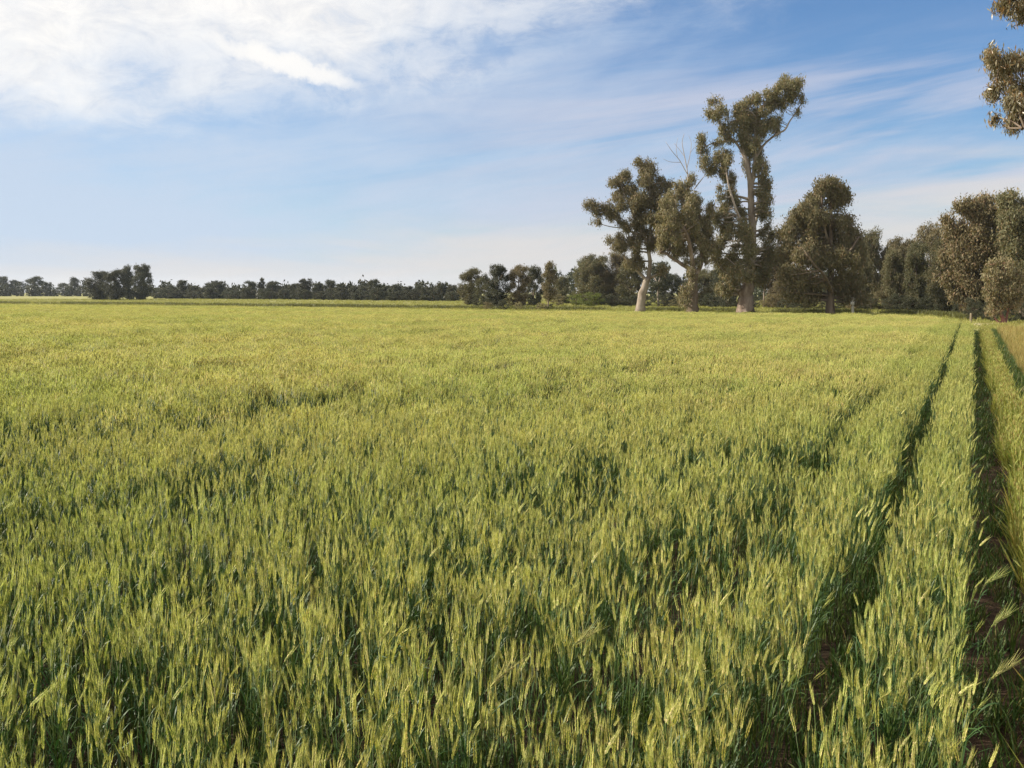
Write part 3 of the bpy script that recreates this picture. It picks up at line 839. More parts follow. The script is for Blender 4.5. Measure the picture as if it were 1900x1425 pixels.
make_tree('gum_tree', 'shorter gum with slim pale trunk and long branches reaching left', (1189, 580),
  [[(1188, 582, 10), (1189, 568, 8.5), (1192, 548, 7.5), (1197, 530, 6.5), (1202, 516, 6)],
   [(1202, 518, 4.5), (1206, 492, 4), (1203, 462, 3.6), (1196, 440, 3.2), (1180, 412, 2.4), (1166, 375, 1.6), (1152, 345, 1)],
   [(1201, 520, 4), (1190, 510, 3.2), (1176, 496, 2.4), (1160, 478, 1.5), (1142, 458, 0.9)],
   [(1196, 442, 2.4), (1172, 430, 2.2), (1156, 420, 2), (1140, 406, 1.7), (1118, 392, 1.3), (1092, 377, 0.7)],
   [(1203, 462, 3), (1208, 420, 2.6), (1207, 375, 2), (1203, 335, 1.4), (1198, 306, 0.7)],
   [(1203, 516, 2.6), (1216, 511, 2), (1228, 506, 1.4), (1236, 496, 0.9)],
   [(1160, 424, 1), (1130, 420, 0.8), (1104, 412, 0.5)]],
  [(1091, 375, 10, 6), (1106, 384, 12, 7), (1120, 391, 10, 7), (1133, 380, 9, 9), (1134, 338, 10, 5), (1150, 334, 11, 6), (1166, 329, 13, 9), (1160, 347, 13, 7), (1146, 364, 14, 9), (1168, 378, 15, 11), (1140, 400, 11, 8), (1158, 412, 11, 7), (1182, 358, 12, 12), (1150, 386, 10, 7),
   (1196, 303, 11, 7), (1204, 317, 15, 12), (1216, 332, 15, 12), (1203, 346, 15, 13), (1226, 348, 12, 12), (1198, 374, 17, 15), (1220, 384, 15, 13), (1198, 404, 16, 12), (1216, 414, 15, 11), (1194, 428, 11, 9),
   (1138, 452, 9, 9), (1154, 462, 14, 10), (1174, 460, 12, 10), (1164, 482, 13, 9), (1186, 476, 11, 10), (1184, 496, 9, 7), (1105, 412, 9, 2.5), (1228, 500, 8, 7), (1216, 440, 14, 11), (1228, 428, 12, 10), (1178, 440, 12, 8), (1182, 392, 13, 11), (1176, 418, 12, 8), (1236, 366, 10, 10), (1232, 400, 12, 11), (1200, 455, 12, 9), (1150, 440, 10, 8), (1170, 350, 10, 9), (1236, 386, 11, 11), (1240, 408, 10, 10), (1230, 446, 11, 9), (1238, 345, 9, 9), (1188, 372, 11, 10), (1210, 365, 13, 12), (1182, 410, 11, 9)],
  M['olive'], M['bark_pale'], 2, GUMS, airy=4, per=340, leaf=(0.10, 0.24), lw=0.28)

make_tree('gum_tree', 'middle gum with dark straight trunk, bright crooked limb and a bare dead top', (1284, 582),
  [[(1285, 584, 11.5), (1285, 568, 10), (1286, 545, 9), (1286, 525, 8.4), (1288, 507, 8)],
   [(1286, 512, 5.5), (1276, 497, 4.5), (1263, 489, 3.6), (1246, 478, 3), (1236, 471, 2.5), (1224, 468, 1.6)],
   [(1289, 510, 5.5), (1299, 494, 4.6), (1301, 468, 3.8), (1298, 430, 3), (1298, 392, 2)],
   [(1288, 508, 5), (1281, 478, 4.2, -0.6), (1269, 438, 3.6, -1.2), (1256, 420, 3.2, -1.4), (1246, 406, 2.4, -1.4), (1250, 380, 1.4, -1)],
   [(1281, 478, 3.2), (1284, 440, 2.8), (1280, 400, 2.2), (1276, 362, 1.6)],
   [(1300, 470, 2.4), (1312, 440, 2), (1317, 400, 1.3)]],
  [(1268, 357, 12, 9), (1285, 364, 10, 11), (1253, 368, 13, 12), (1276, 383, 16, 12), (1295, 384, 11, 9), (1248, 392, 14, 12), (1264, 406, 17, 12), (1289, 408, 11, 12), (1316, 383, 9, 11), (1320, 398, 8, 10), (1309, 413, 9, 10), (1238, 418, 14, 11), (1254, 437, 16, 10), (1282, 436, 14, 10), (1316, 438, 9, 11), (1319, 454, 9, 9), (1300, 456, 12, 10), (1238, 448, 12, 9), (1254, 463, 11, 8), (1280, 466, 11, 9), (1313, 474, 9, 9), (1276, 488, 8, 6), (1283, 330, 6, 10), (1272, 344, 7, 6), (1231, 398, 10, 8), (1305, 430, 9, 9), (1226, 436, 12, 10), (1268, 425, 14, 12), (1290, 450, 12, 10), (1265, 452, 12, 9), (1225, 458, 10, 7), (1300, 400, 9, 10), (1244, 378, 10, 9), (1318, 420, 8, 8), (1296, 484, 10, 8), (1258, 350, 9, 7), (1232, 378, 10, 10, -1.6), (1238, 402, 10, 10, -1.8), (1250, 418, 9, 9, -1.9), (1230, 425, 10, 9, -1.6), (1262, 398, 9, 8, -1.9), (1244, 440, 10, 8, -1.6), (1278, 420, 10, 9, -1.2),
   (1275, 520, 6, 11, -0.8), (1268, 538, 7, 11, -0.8), (1270, 557, 8, 11, -0.8), (1277, 506, 6, 6, -0.8)],
  M['olive'], M['bark_dark'], 3, GUMS, airy=4, per=340, leaf=(0.10, 0.24), lw=0.28, upper_bark=M['bark_mix'],
  dead=[[(1277, 366, 1.5, 0.5), (1279, 338, 1.3, 0.5), (1277, 312, 1.0, 0.5), (1272, 286, 0.8, 0.5), (1268, 262, 0.6, 0.5), (1272, 246, 0.35, 0.5)],
        [(1278, 322, 0.9, 0.5), (1262, 296, 0.7, 0.3), (1248, 280, 0.5, 0.2), (1236, 262, 0.3, 0.2)],
        [(1277, 310, 0.7, 0.5), (1284, 285, 0.55, 0.8), (1287, 262, 0.4, 0.9), (1282, 248, 0.25, 0.9)],
        [(1258, 290, 0.5, 0.3), (1256, 272, 0.4, 0.3), (1259, 254, 0.25, 0.3)],
        [(1272, 288, 0.5, 0.5), (1263, 274, 0.4, 0.7), (1254, 262, 0.25, 0.8)],
        [(1285, 280, 0.4, 0.8), (1294, 268, 0.3, 0.9), (1298, 258, 0.2, 0.9)],
        [(1264, 300, 0.5, 0.3), (1244, 300, 0.35, 0.1), (1230, 294, 0.2, 0.1)],
        [(1290, 350, 1.2, 0.4), (1300, 336, 1.0, 0.2), (1308, 326, 0.7, 0.2)]])

make_tree('gum_tree', 'dense round-shouldered gum with double dome and dark double trunk', (1541, 583),
  [[(1540, 585, 8), (1539, 565, 7), (1541, 530, 6), (1543, 490, 5), (1541, 440, 4), (1541, 385, 2.6), (1548, 350, 1.5)],
   [(1551, 583, 4.5, 0.6), (1549, 560, 4, 0.5), (1546, 530, 3.5, 0.3)],
   [(1540, 540, 3.2, -0.4), (1517, 512, 2.6, -1.5), (1496, 496, 2, -2.2), (1475, 470, 1.2, -2.4)],
   [(1543, 495, 3), (1565, 470, 2.4, -1), (1585, 440, 1.4, -1)],
   [(1542, 460, 2.6), (1522, 420, 2, -0.8), (1520, 365, 1.2, -0.5)]],
  [(1522, 348, 15, 13), (1550, 348, 19, 14), (1518, 372, 18, 15), (1556, 372, 20, 16), (1490, 388, 14, 12), (1480, 408, 19, 15), (1510, 406, 21, 18), (1545, 406, 22, 18), (1574, 414, 18, 16), (1470, 436, 20, 18), (1504, 441, 22, 19), (1540, 441, 24, 19), (1574, 446, 21, 19), (1594, 438, 12, 14), (1460, 470, 17, 18), (1490, 475, 22, 19), (1525, 480, 22, 20), (1560, 480, 22, 20), (1590, 480, 16, 18), (1455, 504, 15, 15), (1480, 514, 19, 16), (1514, 525, 20, 14), (1562, 520, 20, 16), (1590, 520, 16, 16), (1470, 545, 16, 11), (1500, 550, 16, 10), (1576, 548, 17, 11), (1600, 552, 11, 10)],
  M['brown'], M['bark_dark'], 4, GUMS, grow=1.12, airy=-2, per=230, leaf=(0.12, 0.26), lw=0.32, depth_ratio=1.0)

make_tree('gum_tree', 'broad brown-green gum overhanging the end of the track', (1806, 590),
  [[(1806, 592, 7), (1803, 560, 6), (1800, 525, 5), (1799, 495, 4), (1806, 450, 3), (1820, 400, 1.8)],
   [(1799, 500, 3), (1786, 470, 2.4), (1776, 430, 1.5)],
   [(1803, 470, 2.4), (1792, 430, 2), (1787, 390, 1.2)]],
  [(1784, 384, 14, 12), (1805, 398, 19, 15), (1830, 376, 16, 12), (1830, 406, 20, 18), (1774, 428, 18, 18), (1800, 438, 22, 20), (1770, 466, 15, 16), (1795, 476, 20, 17), (1825, 458, 20, 20), (1780, 498, 15, 12), (1812, 506, 17, 14), (1760, 478, 9, 10), (1832, 440, 16, 18), (1830, 490, 16, 14), (1790, 524, 15, 11), (1812, 536, 17, 12), (1832, 524, 15, 12), (1768, 515, 12, 11), (1780, 545, 12, 10), (1800, 556, 14, 10)],
  M['brown'], M['bark_dark'], 5, GUMS, grow=1.25, airy=-2, per=200, leaf=(0.11, 0.24), lw=0.32, depth_ratio=1.0)
make_tree('gum_tree', 'large dark gum cut by the right edge of the picture', (1898, 592),
  [[(1898, 594, 8), (1898, 550, 7), (1895, 500, 5.5), (1890, 440, 4), (1885, 390, 2)],
   [(1896, 510, 4), (1915, 470, 3), (1928, 430, 1.6)]],
  [(1868, 373, 14, 12), (1890, 383, 19, 15), (1915, 390, 19, 17), (1864, 408, 19, 17), (1895, 418, 22, 20), (1928, 428, 22, 22), (1870, 446, 20, 20), (1900, 462, 22, 22), (1935, 470, 22, 22), (1965, 440, 22, 24), (1890, 500, 22, 20), (1925, 515, 22, 20), (1960, 500, 24, 24), (1900, 540, 22, 16), (1940, 550, 22, 16)],
  M['green'], M['bark_dark'], 6, GUMS, grow=1.25, airy=-2, per=190, leaf=(0.11, 0.24), lw=0.32, depth_ratio=1.0)
make_tree('gum_sapling', 'small rusty-leaved gum with red base beside the pale end of the track', (1863, 601.5),
  [[(1864, 603, 6), (1861, 592, 4.2), (1857, 580, 2.4), (1852, 566, 1.8), (1848, 545, 1.3), (1852, 510, 0.8)],
   [(1865, 602, 3.2), (1868, 588, 2.2), (1872, 565, 1.4), (1876, 530, 0.8)],
   [(1857, 602, 4), (1850, 595, 2), (1846, 590, 1)]],
  [(1850, 493, 14, 11), (1866, 488, 13, 10), (1840, 512, 16, 12), (1865, 512, 17, 14), (1886, 514, 14, 12), (1834, 537, 12, 11), (1860, 541, 17, 12), (1886, 543, 14, 12), (1848, 562, 13, 8), (1877, 562, 11, 8), (1842, 575, 8, 6)],
  M['brown'], M['bark_red'], 7, GUMS, grow=1.1, airy=-2, per=260, leaf=(0.09, 0.19), lw=0.32, depth_ratio=1.0)

# overhanging gum near the track: the trunk stands outside the picture, the drooping ends hang in
def near_gum():
    rng = np.random.default_rng(21)
    deep = 15.5; s = deep / F
    foot = at_deep(2230, 700, deep); B = Vector((foot.x, foot.y, 0.12))
    root = empty('gum_tree', B)
    tag(root, 'near gum whose drooping sunlit leaf sprays enter at the top right corner', 'tree', GUMS)
    def loc(px, py, dy=0.0):
        p = at_deep(px, py, deep) + DEEP * dy - B
        return np.array((p.x, p.y, p.z))
    limbs = [[(2230, 790, 34), (2228, 640, 28), (2215, 420, 24), (2190, 200, 19), (2150, 0, 13), (2120, -200, 8), (2110, -380, 4)],
             [(2200, 290, 13), (2110, 230, 9), (2020, 235, 6, -0.3), (1950, 238, 3, -0.4), (1895, 243, 1.6, -0.4), (1872, 246, 0.8, -0.4)],
             [(2180, 150, 12), (2080, 100, 8, 0.5), (1980, 110, 4.5, 0.3), (1915, 118, 2.5, 0.2), (1860, 112, 1.1, 0.2)],
             [(2160, 40, 10), (2060, -20, 7, -0.5), (1960, -30, 4, -0.5), (1890, -10, 2, -0.4), (1850, 12, 1, -0.4)],
             [(2140, -60, 9), (2260, -220, 6, 1), (2360, -330, 3, 1.5)],
             [(2190, 190, 11), (2320, 80, 7, -1), (2430, -10, 3, -1.5)]]
    P_, mbs = [], MB()
    for i, L in enumerate(limbs):
        path = catmull([loc(p[0], p[1], p[3] if len(p) > 3 else 0) for p in L], 5)
        r = np.interp(np.linspace(0, len(L) - 1, len(path)), range(len(L)), [p[2] * s for p in L])
        if i == 0:
            mt = MB(); tube(mt, path, r, 12, 0, 0.1, rng, 0.3); mt.build('trunk', M['bark_mix'], root, smooth=True)
        else:
            tube(mbs, path, r, 7, 0, 0.1, rng)
        P_.append(path)
    cl = [(1862, -8, 30, 26), (1850, 18, 20, 12), (1890, 25, 22, 16), (1930, 0, 34, 30),
          (1838, 108, 20, 14), (1856, 92, 16, 16), (1862, 118, 26, 18), (1880, 128, 22, 16), (1910, 110, 26, 18),
          (1862, 165, 20, 18), (1886, 160, 22, 18), (1870, 195, 24, 16), (1895, 205, 24, 18), (1885, 226, 20, 12), (1915, 180, 26, 26), (1864, 214, 11, 10), (1870, 236, 7, 7)]
    for k in range(60):     # the rest of the crown, out of the picture
        cl.append((rng.uniform(1960, 2480), rng.uniform(-480, 260), rng.uniform(30, 55), rng.uniform(24, 45)))
    cl3 = []
    for (px, py, rx, ry) in cl:
        q = loc(px, py, rng.uniform(-0.35, 0.35) if px < 1950 else rng.uniform(-2.2, 2.2)); rx *= 1.15; ry *= 1.15
        cl3.append((q[0], q[1], q[2], rx * s, rx * s * 0.9, ry * s, 1.0))
    allp = np.concatenate(P_)
    for c in cl3:
        cc = np.array(c[:3]); i = int(np.argmin(np.linalg.norm(allp - cc, axis=1)))
        path = catmull([allp[i], (allp[i] + cc) / 2 + rng.normal(size=3) * 0.05, cc], 4)
        tube(mbs, path, np.linspace(0.018, 0.008, len(path)), 5, 0)
        for _ in range(5):
            dv = rng.normal(size=3); dv /= np.linalg.norm(dv)
            e = cc + dv * np.array(c[3:6])
            tube(mbs, catmull([cc, (cc + e) / 2 + np.array((0, 0, 0.03)), e], 3), np.linspace(0.008, 0.003, 7), 4, 0)
    mbs.build('branches', M['bark_dark'], root)['kind'] = 'stuff'
    mb = MB()
    for j, c in enumerate(cl3):
        foliage(mb, [c], rng, (0.05, 0.115), 0.20, 1700 if j < 17 else 300, 1.0)
    mb.build('crown', M['near'], root)
near_gum()

# ------------------------------------------------------------------ trees of the treelines: a few kinds, each tree its own object
def kind_meshes(seed, w, low, nclump, leafn, slender=False, lean=0.0):
    """a tree of height 1 and half-width w; low = how far down the crown reaches"""
    rng = np.random.default_rng(seed)
    mt = MB(); P_ = []
    forks = 1 if slender else rng.integers(2, 4)
    th = 0.55 if slender else 0.30
    trunk = catmull([(0, 0, -0.01), (0.01, 0, th * 0.5), (0.02 + lean * th, 0.01, th), (0.02 + lean * 0.8, 0, 0.62), (lean, 0, 0.86)], 4)
    r0 = 0.016 if slender else 0.026
    tube(mt, trunk, np.linspace(r0, 0.006, len(trunk)), 6, 0, 0.12, rng, 0.3); P_.append(trunk)
    for k in range(forks + 2):
        a = rng.uniform(0, 6.28); zz = rng.uniform(th * 0.8, 0.6); b = np.array((0.02 + lean * zz, 0, zz))
        e = b + np.array((math.cos(a) * w * 0.75, math.sin(a) * w * 0.75, rng.uniform(0.12, 0.3)))
        p = catmull([b, (b + e) / 2 + np.array((0, 0, -0.02)), e], 4)
        tube(mt, p, np.linspace(0.011, 0.003, len(p)), 5, 0); P_.append(p)
    cl = []
    for k in range(nclump):
        t = (k + rng.random()) / nclump
        z = low + (0.95 - low) * t
        env = w * (math.sin(math.pi * min(1, max(0.06, (z - low * 0.6) / (1.03 - low * 0.6)))) ** 0.55) * rng.uniform(0.72, 1.12)
        a = rng.uniform(0, 6.28); r = env * rng.random() ** 0.5 * 0.82
        cr = rng.uniform(0.065, 0.13) * (0.75 if slender else 1.0)
        cl.append((r * math.cos(a) + lean * z, r * math.sin(a), z - cr * 0.2, cr * 1.12, cr * 1.12, cr * 1.0, 1.0))
    mc = MB()
    tot = sum((c[3] * c[5] * 2 + c[3] ** 2) * 4.2 for c in cl)
    foliage(mc, cl, rng, (0.012, 0.029), 0.40, leafn * 3.6 / tot, 0.8)
    return mt, mc

KINDS = []
specs = [(0.34, 0.05, 54, 11000, False, 0.02), (0.42, 0.03, 64, 12000, False, -0.03), (0.28, 0.06, 46, 9000, False, 0.05), (0.22, 0.22, 30, 5000, True, 0.03),
         (0.50, 0.03, 66, 11000, False, 0.0), (0.36, 0.08, 50, 9500, False, -0.05), (0.18, 0.38, 18, 2600, True, -0.04), (0.62, 0.02, 60, 8000, False, 0.0)]
for i, sp in enumerate(specs):
    mt, mc = kind_meshes(900 + i, *sp)
    KINDS.append((mt.mesh('treeline_trunk', M['bark_mix'], True), mc.mesh('treeline_crown', M['dark']), sp[0]))

def line_tree(px, top, base, half, kind, mat, label, group, bark=None, seed=0, name='gum_tree', cat='tree'):
    tr_, cr_, w = KINDS[kind]
    B = on_ground(px, base); deep = B.dot(DEEP)
    z1 = at_deep(px, top, deep).z
    root = empty(name, B); tag(root, label, cat, group)
    root.scale = (half * deep / F / w,) * 2 + (z1 / 0.99,)
    root.rotation_euler = (0, 0, (seed * 2.399) % 6.283)
    for nm, me, mm in (('trunk', tr_, bark or M['bark_mix']), ('crown', cr_, mat)):
        o = bpy.data.objects.new(nm, me); COL.objects.link(o); o.parent = root
        o.material_slots[0].link = 'OBJECT'; o.material_slots[0].material = mm
    return root

ORD = ['first', 'second', 'third', 'fourth', 'fifth', 'sixth', 'seventh', 'eighth', 'ninth', 'tenth', 'eleventh', 'twelfth', 'thirteenth', 'fourteenth', 'fifteenth', 'sixteenth', 'seventeenth', 'eighteenth', 'nineteenth', 'twentieth', 'twenty-first', 'twenty-second', 'twenty-third', 'twenty-fourth', 'twenty-fifth', 'twenty-sixth', 'twenty-seventh', 'twenty-eighth', 'twenty-ninth', 'thirtieth']
def ordinal(i):
    return ORD[i] if i < 30 else 'thirty-' + ORD[i - 30] if i < 39 else 'fortieth' if i == 39 else 'forty-' + ORD[i - 40]
G1 = 'trees in the copse left of the big gums'
for i, (px, top, base, hw, k, mt, lab) in enumerate([
    (872, 496, 566, 21, 0, 'mid', 'round dark gum at the left end of the copse'),
    (898, 514, 567, 17, 5, 'mid', 'low olive gum between the two round dark copse trees'),
    (922, 489, 570, 27, 1, 'dark', 'darkest and densest tree of the copse, with a wide dome'),
    (962, 490, 570, 20, 0, 'midbrown', 'brownish gum right of the darkest copse tree'),
    (990, 493, 568, 18, 5, 'dark', 'open-crowned gum with sky gaps in the copse'),
    (1017, 482, 571, 15, 3, 'midbrown', 'slender ragged gum topping the right of the copse'),
    (1046, 512, 564, 17, 2, 'mid', 'small grey-green tree in the dip right of the copse')]):
    line_tree(px, top, base, hw * 1.3, k, M[mt], lab, G1, seed=i + 3)
G2 = 'trees behind the big gums'
for i, (px, top, base, hw, k, mt, lab, bk) in enumerate([
    (1078, 481, 566, 17, 2, 'mid', 'gum with spiky top at the left end of the wood behind the big gums', None),
    (1106, 470, 567, 26, 0, 'mid', 'leafy green gum left of the pale slim trunk', None),
    (1142, 466, 567, 28, 1, 'midbrown', 'wide brown-green tree filling the gap left of the pale slim trunk', None),
    (1172, 482, 568, 22, 5, 'mid', 'dark tree directly behind the pale slim trunk', None),
    (1222, 486, 569, 17, 6, 'dark', 'thin white-stemmed tree between the pale slim trunk and the dark straight trunk', 'bark_pale'),
    (1246, 506, 568, 22, 4, 'dark', 'low dark tree left of the dark straight trunk', None),
    (1308, 498, 569, 22, 0, 'mid', 'shadowy tree just right of the dark straight trunk', None),
    (1338, 496, 570, 22, 5, 'dark', 'dim tree left of the reddish bulging trunk', None),
    (1362, 520, 570, 22, 4, 'mid', 'low shadowy tree behind the reddish bulging trunk', None),
    (1418, 470, 572, 14, 6, 'mid', 'thin pale-stemmed tree just right of the reddish bulging trunk', 'bark_pale'),
    (1440, 462, 572, 22, 2, 'midbrown', 'brown-leaved tree between the tallest gum and the dense round one', None),
    (1464, 500, 573, 22, 4, 'midbrown', 'low brown tree at the left foot of the dense round gum', None),
    (1618, 424, 574, 20, 2, 'mid', 'upright dark gum just right of the dense round one', None),
    (1640, 452, 574, 15, 3, 'midbrown', 'sparse pale-branched tree right of the dense round gum', 'bark_pale'),
    (1672, 437, 576, 28, 0, 'midbrown', 'rounded brown gum in the dip right of the dense round one', None),
    (1702, 490, 577, 24, 4, 'dark', 'low dark tree between the two brown gums in the dip', None),
    (1724, 414, 576, 30, 5, 'midbrown', 'taller brown gum with forked pale branches in the dip', 'bark_pale'),
    (1752, 480, 577, 24, 1, 'dark', 'dark tree at the foot of the broad brown-green gum', None),
    (1650, 462, 577, 20, 2, 'mid', 'olive tree filling the gap left of the rounded brown gum', None),
    (1698, 446, 578, 20, 0, 'mid', 'olive tree between the rounded brown gum and the taller brown gum', None),
    (1746, 442, 579, 20, 2, 'mid', 'narrow olive tree right of the taller brown gum in the dip', None),
    (1588, 452, 575, 18, 0, 'mid', 'dark green tree showing behind the right flank of the dense round gum', None),
    (1795, 505, 585, 13, 6, 'dark', 'thin straight pale stem at the corner of the crop', 'bark_pale'),
    (1835, 500, 590, 30, 4, 'dark', 'dark bushy tree under the broad brown-green gum', None),
    (1768, 425, 583, 30, 1, 'mid', 'olive tree filling the space left of the broad brown-green gum', None),
    (1856, 392, 586, 40, 1, 'dark', 'dark dense tree between the broad brown-green gum and the cut-off one', None),
    (1960, 470, 588, 40, 4, 'dark', 'dark tree beyond the right edge behind the cut-off gum', None)]):
    line_tree(px, top, base, hw * 1.5, k, M[mt], lab, G2, M[bk] if bk else M['bark_dark'], seed=i + 21)
G3 = 'low bushes under the wood behind the big gums'
rng = np.random.default_rng(8)
bl = [(1070, 545, 567, 20, 'fresh'), (1100, 542, 569, 26, 'fresh'), (1135, 545, 569, 22, 'dark'), (1168, 548, 569, 20, 'dark'), (1232, 545, 570, 22, 'dark'), (1262, 548, 571, 20, 'green'), (1318, 545, 571, 22, 'dark'), (1350, 550, 572, 20, 'dark'),
      (1432, 545, 573, 22, 'brown'), (1460, 552, 574, 20, 'dark'), (1495, 552, 575, 20, 'dark'), (1525, 556, 575, 16, 'dark'), (1562, 556, 575, 16, 'dark'), (1600, 545, 576, 22, 'dark'), (1635, 540, 577, 24, 'green'), (1668, 545, 578, 22, 'dark'), (1700, 545, 578, 22, 'dark'), (1735, 540, 579, 24, 'dark'), (1768, 540, 580, 22, 'dark'), (1825, 560, 594, 22, 'dark'), (1895, 560, 597, 26, 'dark'),
      (1782, 545, 588, 22, 'dark'), (1803, 552, 595, 18, 'dark'), (1845, 556, 597, 20, 'dark'), (1875, 562, 598, 18, 'dark'), (1925, 556, 598, 26, 'dark'), (1615, 552, 577, 18, 'dark'), (1650, 550, 578, 18, 'dark'), (1685, 552, 579, 18, 'dark'), (1718, 552, 579, 18, 'dark'), (1752, 552, 581, 18, 'dark'), (1480, 556, 575, 18, 'dark'), (1545, 556, 576, 15, 'dark'), (1582, 556, 577, 14, 'brown'), (1200, 548, 569, 18, 'dark'), (1400, 548, 572, 18, 'dark'), (885, 545, 568, 14, 'dark'), (944, 548, 569, 14, 'green'), (980, 545, 568, 16, 'dark'), (1036, 545, 567, 16, 'green')]
bl.sort(key=lambda b: b[0])
for i, (px, top, base, hw, mt) in enumerate(bl):
    line_tree(px, top, base, hw * 1.25, 7, M[mt], 'low %s bush under the trees, %s from the left in the row of bushes' % ({'fresh': 'bright green', 'dark': 'dark', 'green': 'midbrown', 'brown': 'brown'}[mt], ordinal(i)), G3, M['bark_dark'], seed=i + 50, name='bush', cat='bush')
G4 = 'trees of the far treeline on the left'
fl = [(297, 533, 14, 0), (318, 529, 13, 2), (341, 519, 17, 1), (363, 530, 13, 0), (386, 525, 15, 2), (406, 520, 14, 0), (427, 533, 14, 4), (445, 540, 12, 4), (463, 521, 14, 5), (487, 514, 7, 3), (506, 521, 14, 0), (527, 534, 13, 4), (545, 525, 13, 0), (567, 516, 19, 1), (590, 524, 14, 0), (613, 519, 15, 5), (635, 526, 14, 0), (655, 530, 13, 2), (675, 529, 14, 0), (695, 518, 15, 5), (716, 529, 13, 0), (736, 527, 13, 2), (756, 530, 14, 0), (776, 527, 13, 5), (796, 532, 14, 0), (817, 529, 13, 2), (840, 527, 13, 0)]
for i, (px, top, hw, k) in enumerate(fl):
    base = 553.5 + (px - 297) / 540 * 5.0
    line_tree(px, top, base, hw * 1.2, k, M['dark'], 'grey-green tree in the far treeline, %s from the dark clump on its left' % ORD[i], G4, seed=i + 80)
G8 = 'low bushes along the far treeline'
for i in range(26):
    px = 288 + i * 21.8 + 6 * math.sin(i * 2.3)
    base = 554.0 + (px - 297) / 540 * 5.0
    line_tree(px, 536 - 4 * math.sin(i * 1.7), base, 19, (7, 4, 1)[i % 3], M['dark'], 'dark low bush filling the far treeline, %s from the dark clump' % ordinal(i), G8, seed=i + 200, name='bush', cat='bush')
G5 = 'dark clump at the left'
for i, (px, top, base, hw, k, lab) in enumerate([
    (186, 502, 556.5, 27, 1, 'broad flat-topped dark tree at the left of the dark clump'),
    (214, 499, 557, 20, 0, 'dark tree in the middle of the dark clump'),
    (240, 492, 556, 12, 2, 'narrow tall tree with a sky gap beside it in the dark clump'),
    (264, 489, 556.5, 18, 0, 'tallest round-topped tree at the right of the dark clump')]):
    line_tree(px, top, base, hw * 1.35, k, M['dark'], lab, G5, M['bark_dark'], seed=i + 120)
G6 = 'faded far trees at the left edge'
for i, (px, top, base, hw, k, lab) in enumerate([
    (8, 512, 548.3, 24, 1, 'faded blue-grey tree at the very left edge'),
    (30, 519, 548.3, 14, 0, 'small faded tree beside the one at the left edge'),
    (64, 512, 549.5, 20, 0, 'faded round tree third from the left edge'),
    (88, 523, 549.8, 14, 1, 'low dark-green tree right of the faded round one'),
    (118, 524, 548.5, 16, 4, 'low blue-grey tree left of the dark clump'),
    (138, 514, 548.5, 13, 2, 'peaked blue-grey tree just left of the dark clump')]):
    line_tree(px, top, base, hw, k, M['dark'], lab, G6, seed=i + 140)
# low shrubs and reeds in front of the copse
G7 = 'low shrubs in front of the copse'
for i, (px, top, base, hw, mt) in enumerate([(905, 560, 575, 14, 'brown'), (932, 556, 576, 16, 'dark'), (962, 560, 576, 13, 'olive'), (1006, 562, 576, 17, 'green'), (1022, 563, 576, 8, 'dark')]):
    line_tree(px, top, base, hw, 7, M[mt], 'scrubby %s shrub at the crop edge below the copse, %s from the left' % ({'brown': 'brown', 'dark': 'dark', 'olive': 'olive', 'green': 'green'}[mt], ORD[i]), G7, M['bark_dark'], seed=i + 160, name='shrub', cat='shrub')

# far-off woods that read as one mass behind the rows of trees
def wood(name, pts, seed, mat, label, leafn=26, big=1.0):
    rng = np.random.default_rng(seed); mb = MB(); cl = []
    for (px, topy, deep, hw) in pts:
        n = int(hw / 7) + 1
        for k in range(n):
            p0 = px + rng.uniform(-hw, hw); q = at_deep(p0, 541, deep + rng.uniform(-8, 8))
            h = max(1.5, at_deep(p0, topy, deep).z * rng.uniform(0.75, 1.05)); r = 11 * deep / F * big
            for z in np.arange(0.15, 1.0, 0.28):
                cl.append((q.x, q.y, h * z, r, r, h * 0.2, 1.0))
    foliage(mb, cl, rng, (0.35, 0.8), 0.5, leafn / 9.0, 0.6)
    o = mb.build(name, mat); tag(o, label, 'wood', None, 'stuff'); return o
def wood_deep(x):
    return 330 if x < 285 else CAM_H * F / (553.5 + (x - 297) / 540 * 5.0 - 541) * 1.05
wood('far_wood', [(x, 541 - 10 - 3 * math.sin(x * 0.05) - 4 * math.sin(x * 0.17) - 2 * math.sin(x * 0.41), wood_deep(x), 14) for x in range(-260, 860, 18)], 61, M['dark'], 'low line of woodland along the horizon behind the far treeline', 26, 0.8)
wood('back_wood', [(x, 500 + 10 * math.sin(x * 0.04) + 8 * math.sin(x * 0.13), 175, 24) for x in range(1030, 2100, 40)], 62, M['dark'], 'dark depth of the wood behind the big gums', 22)

# ------------------------------------------------------------------ small things
def lathe(mb, prof, sides=12, m=0):
    a = np.linspace(0, 2 * np.pi, sides, endpoint=False)
    v = np.concatenate([np.stack([np.cos(a) * r, np.sin(a) * r, np.full(sides, z)], 1) for r, z in prof])
    q = [(i * sides + k, i * sides + (k + 1) % sides, (i + 1) * sides + (k + 1) % sides, (i + 1) * sides + k) for i in range(len(prof) - 1) for k in range(sides)]
    t = []
    n = len(v); v = np.concatenate([v, [(0, 0, prof[0][1]), (0, 0, prof[-1][1])]])
    for k in range(sides):
        t += [(k, n, (k + 1) % sides), ((len(prof) - 1) * sides + k, (len(prof) - 1) * sides + (k + 1) % sides, n + 1)]
    mb.add(v, t, q, m)

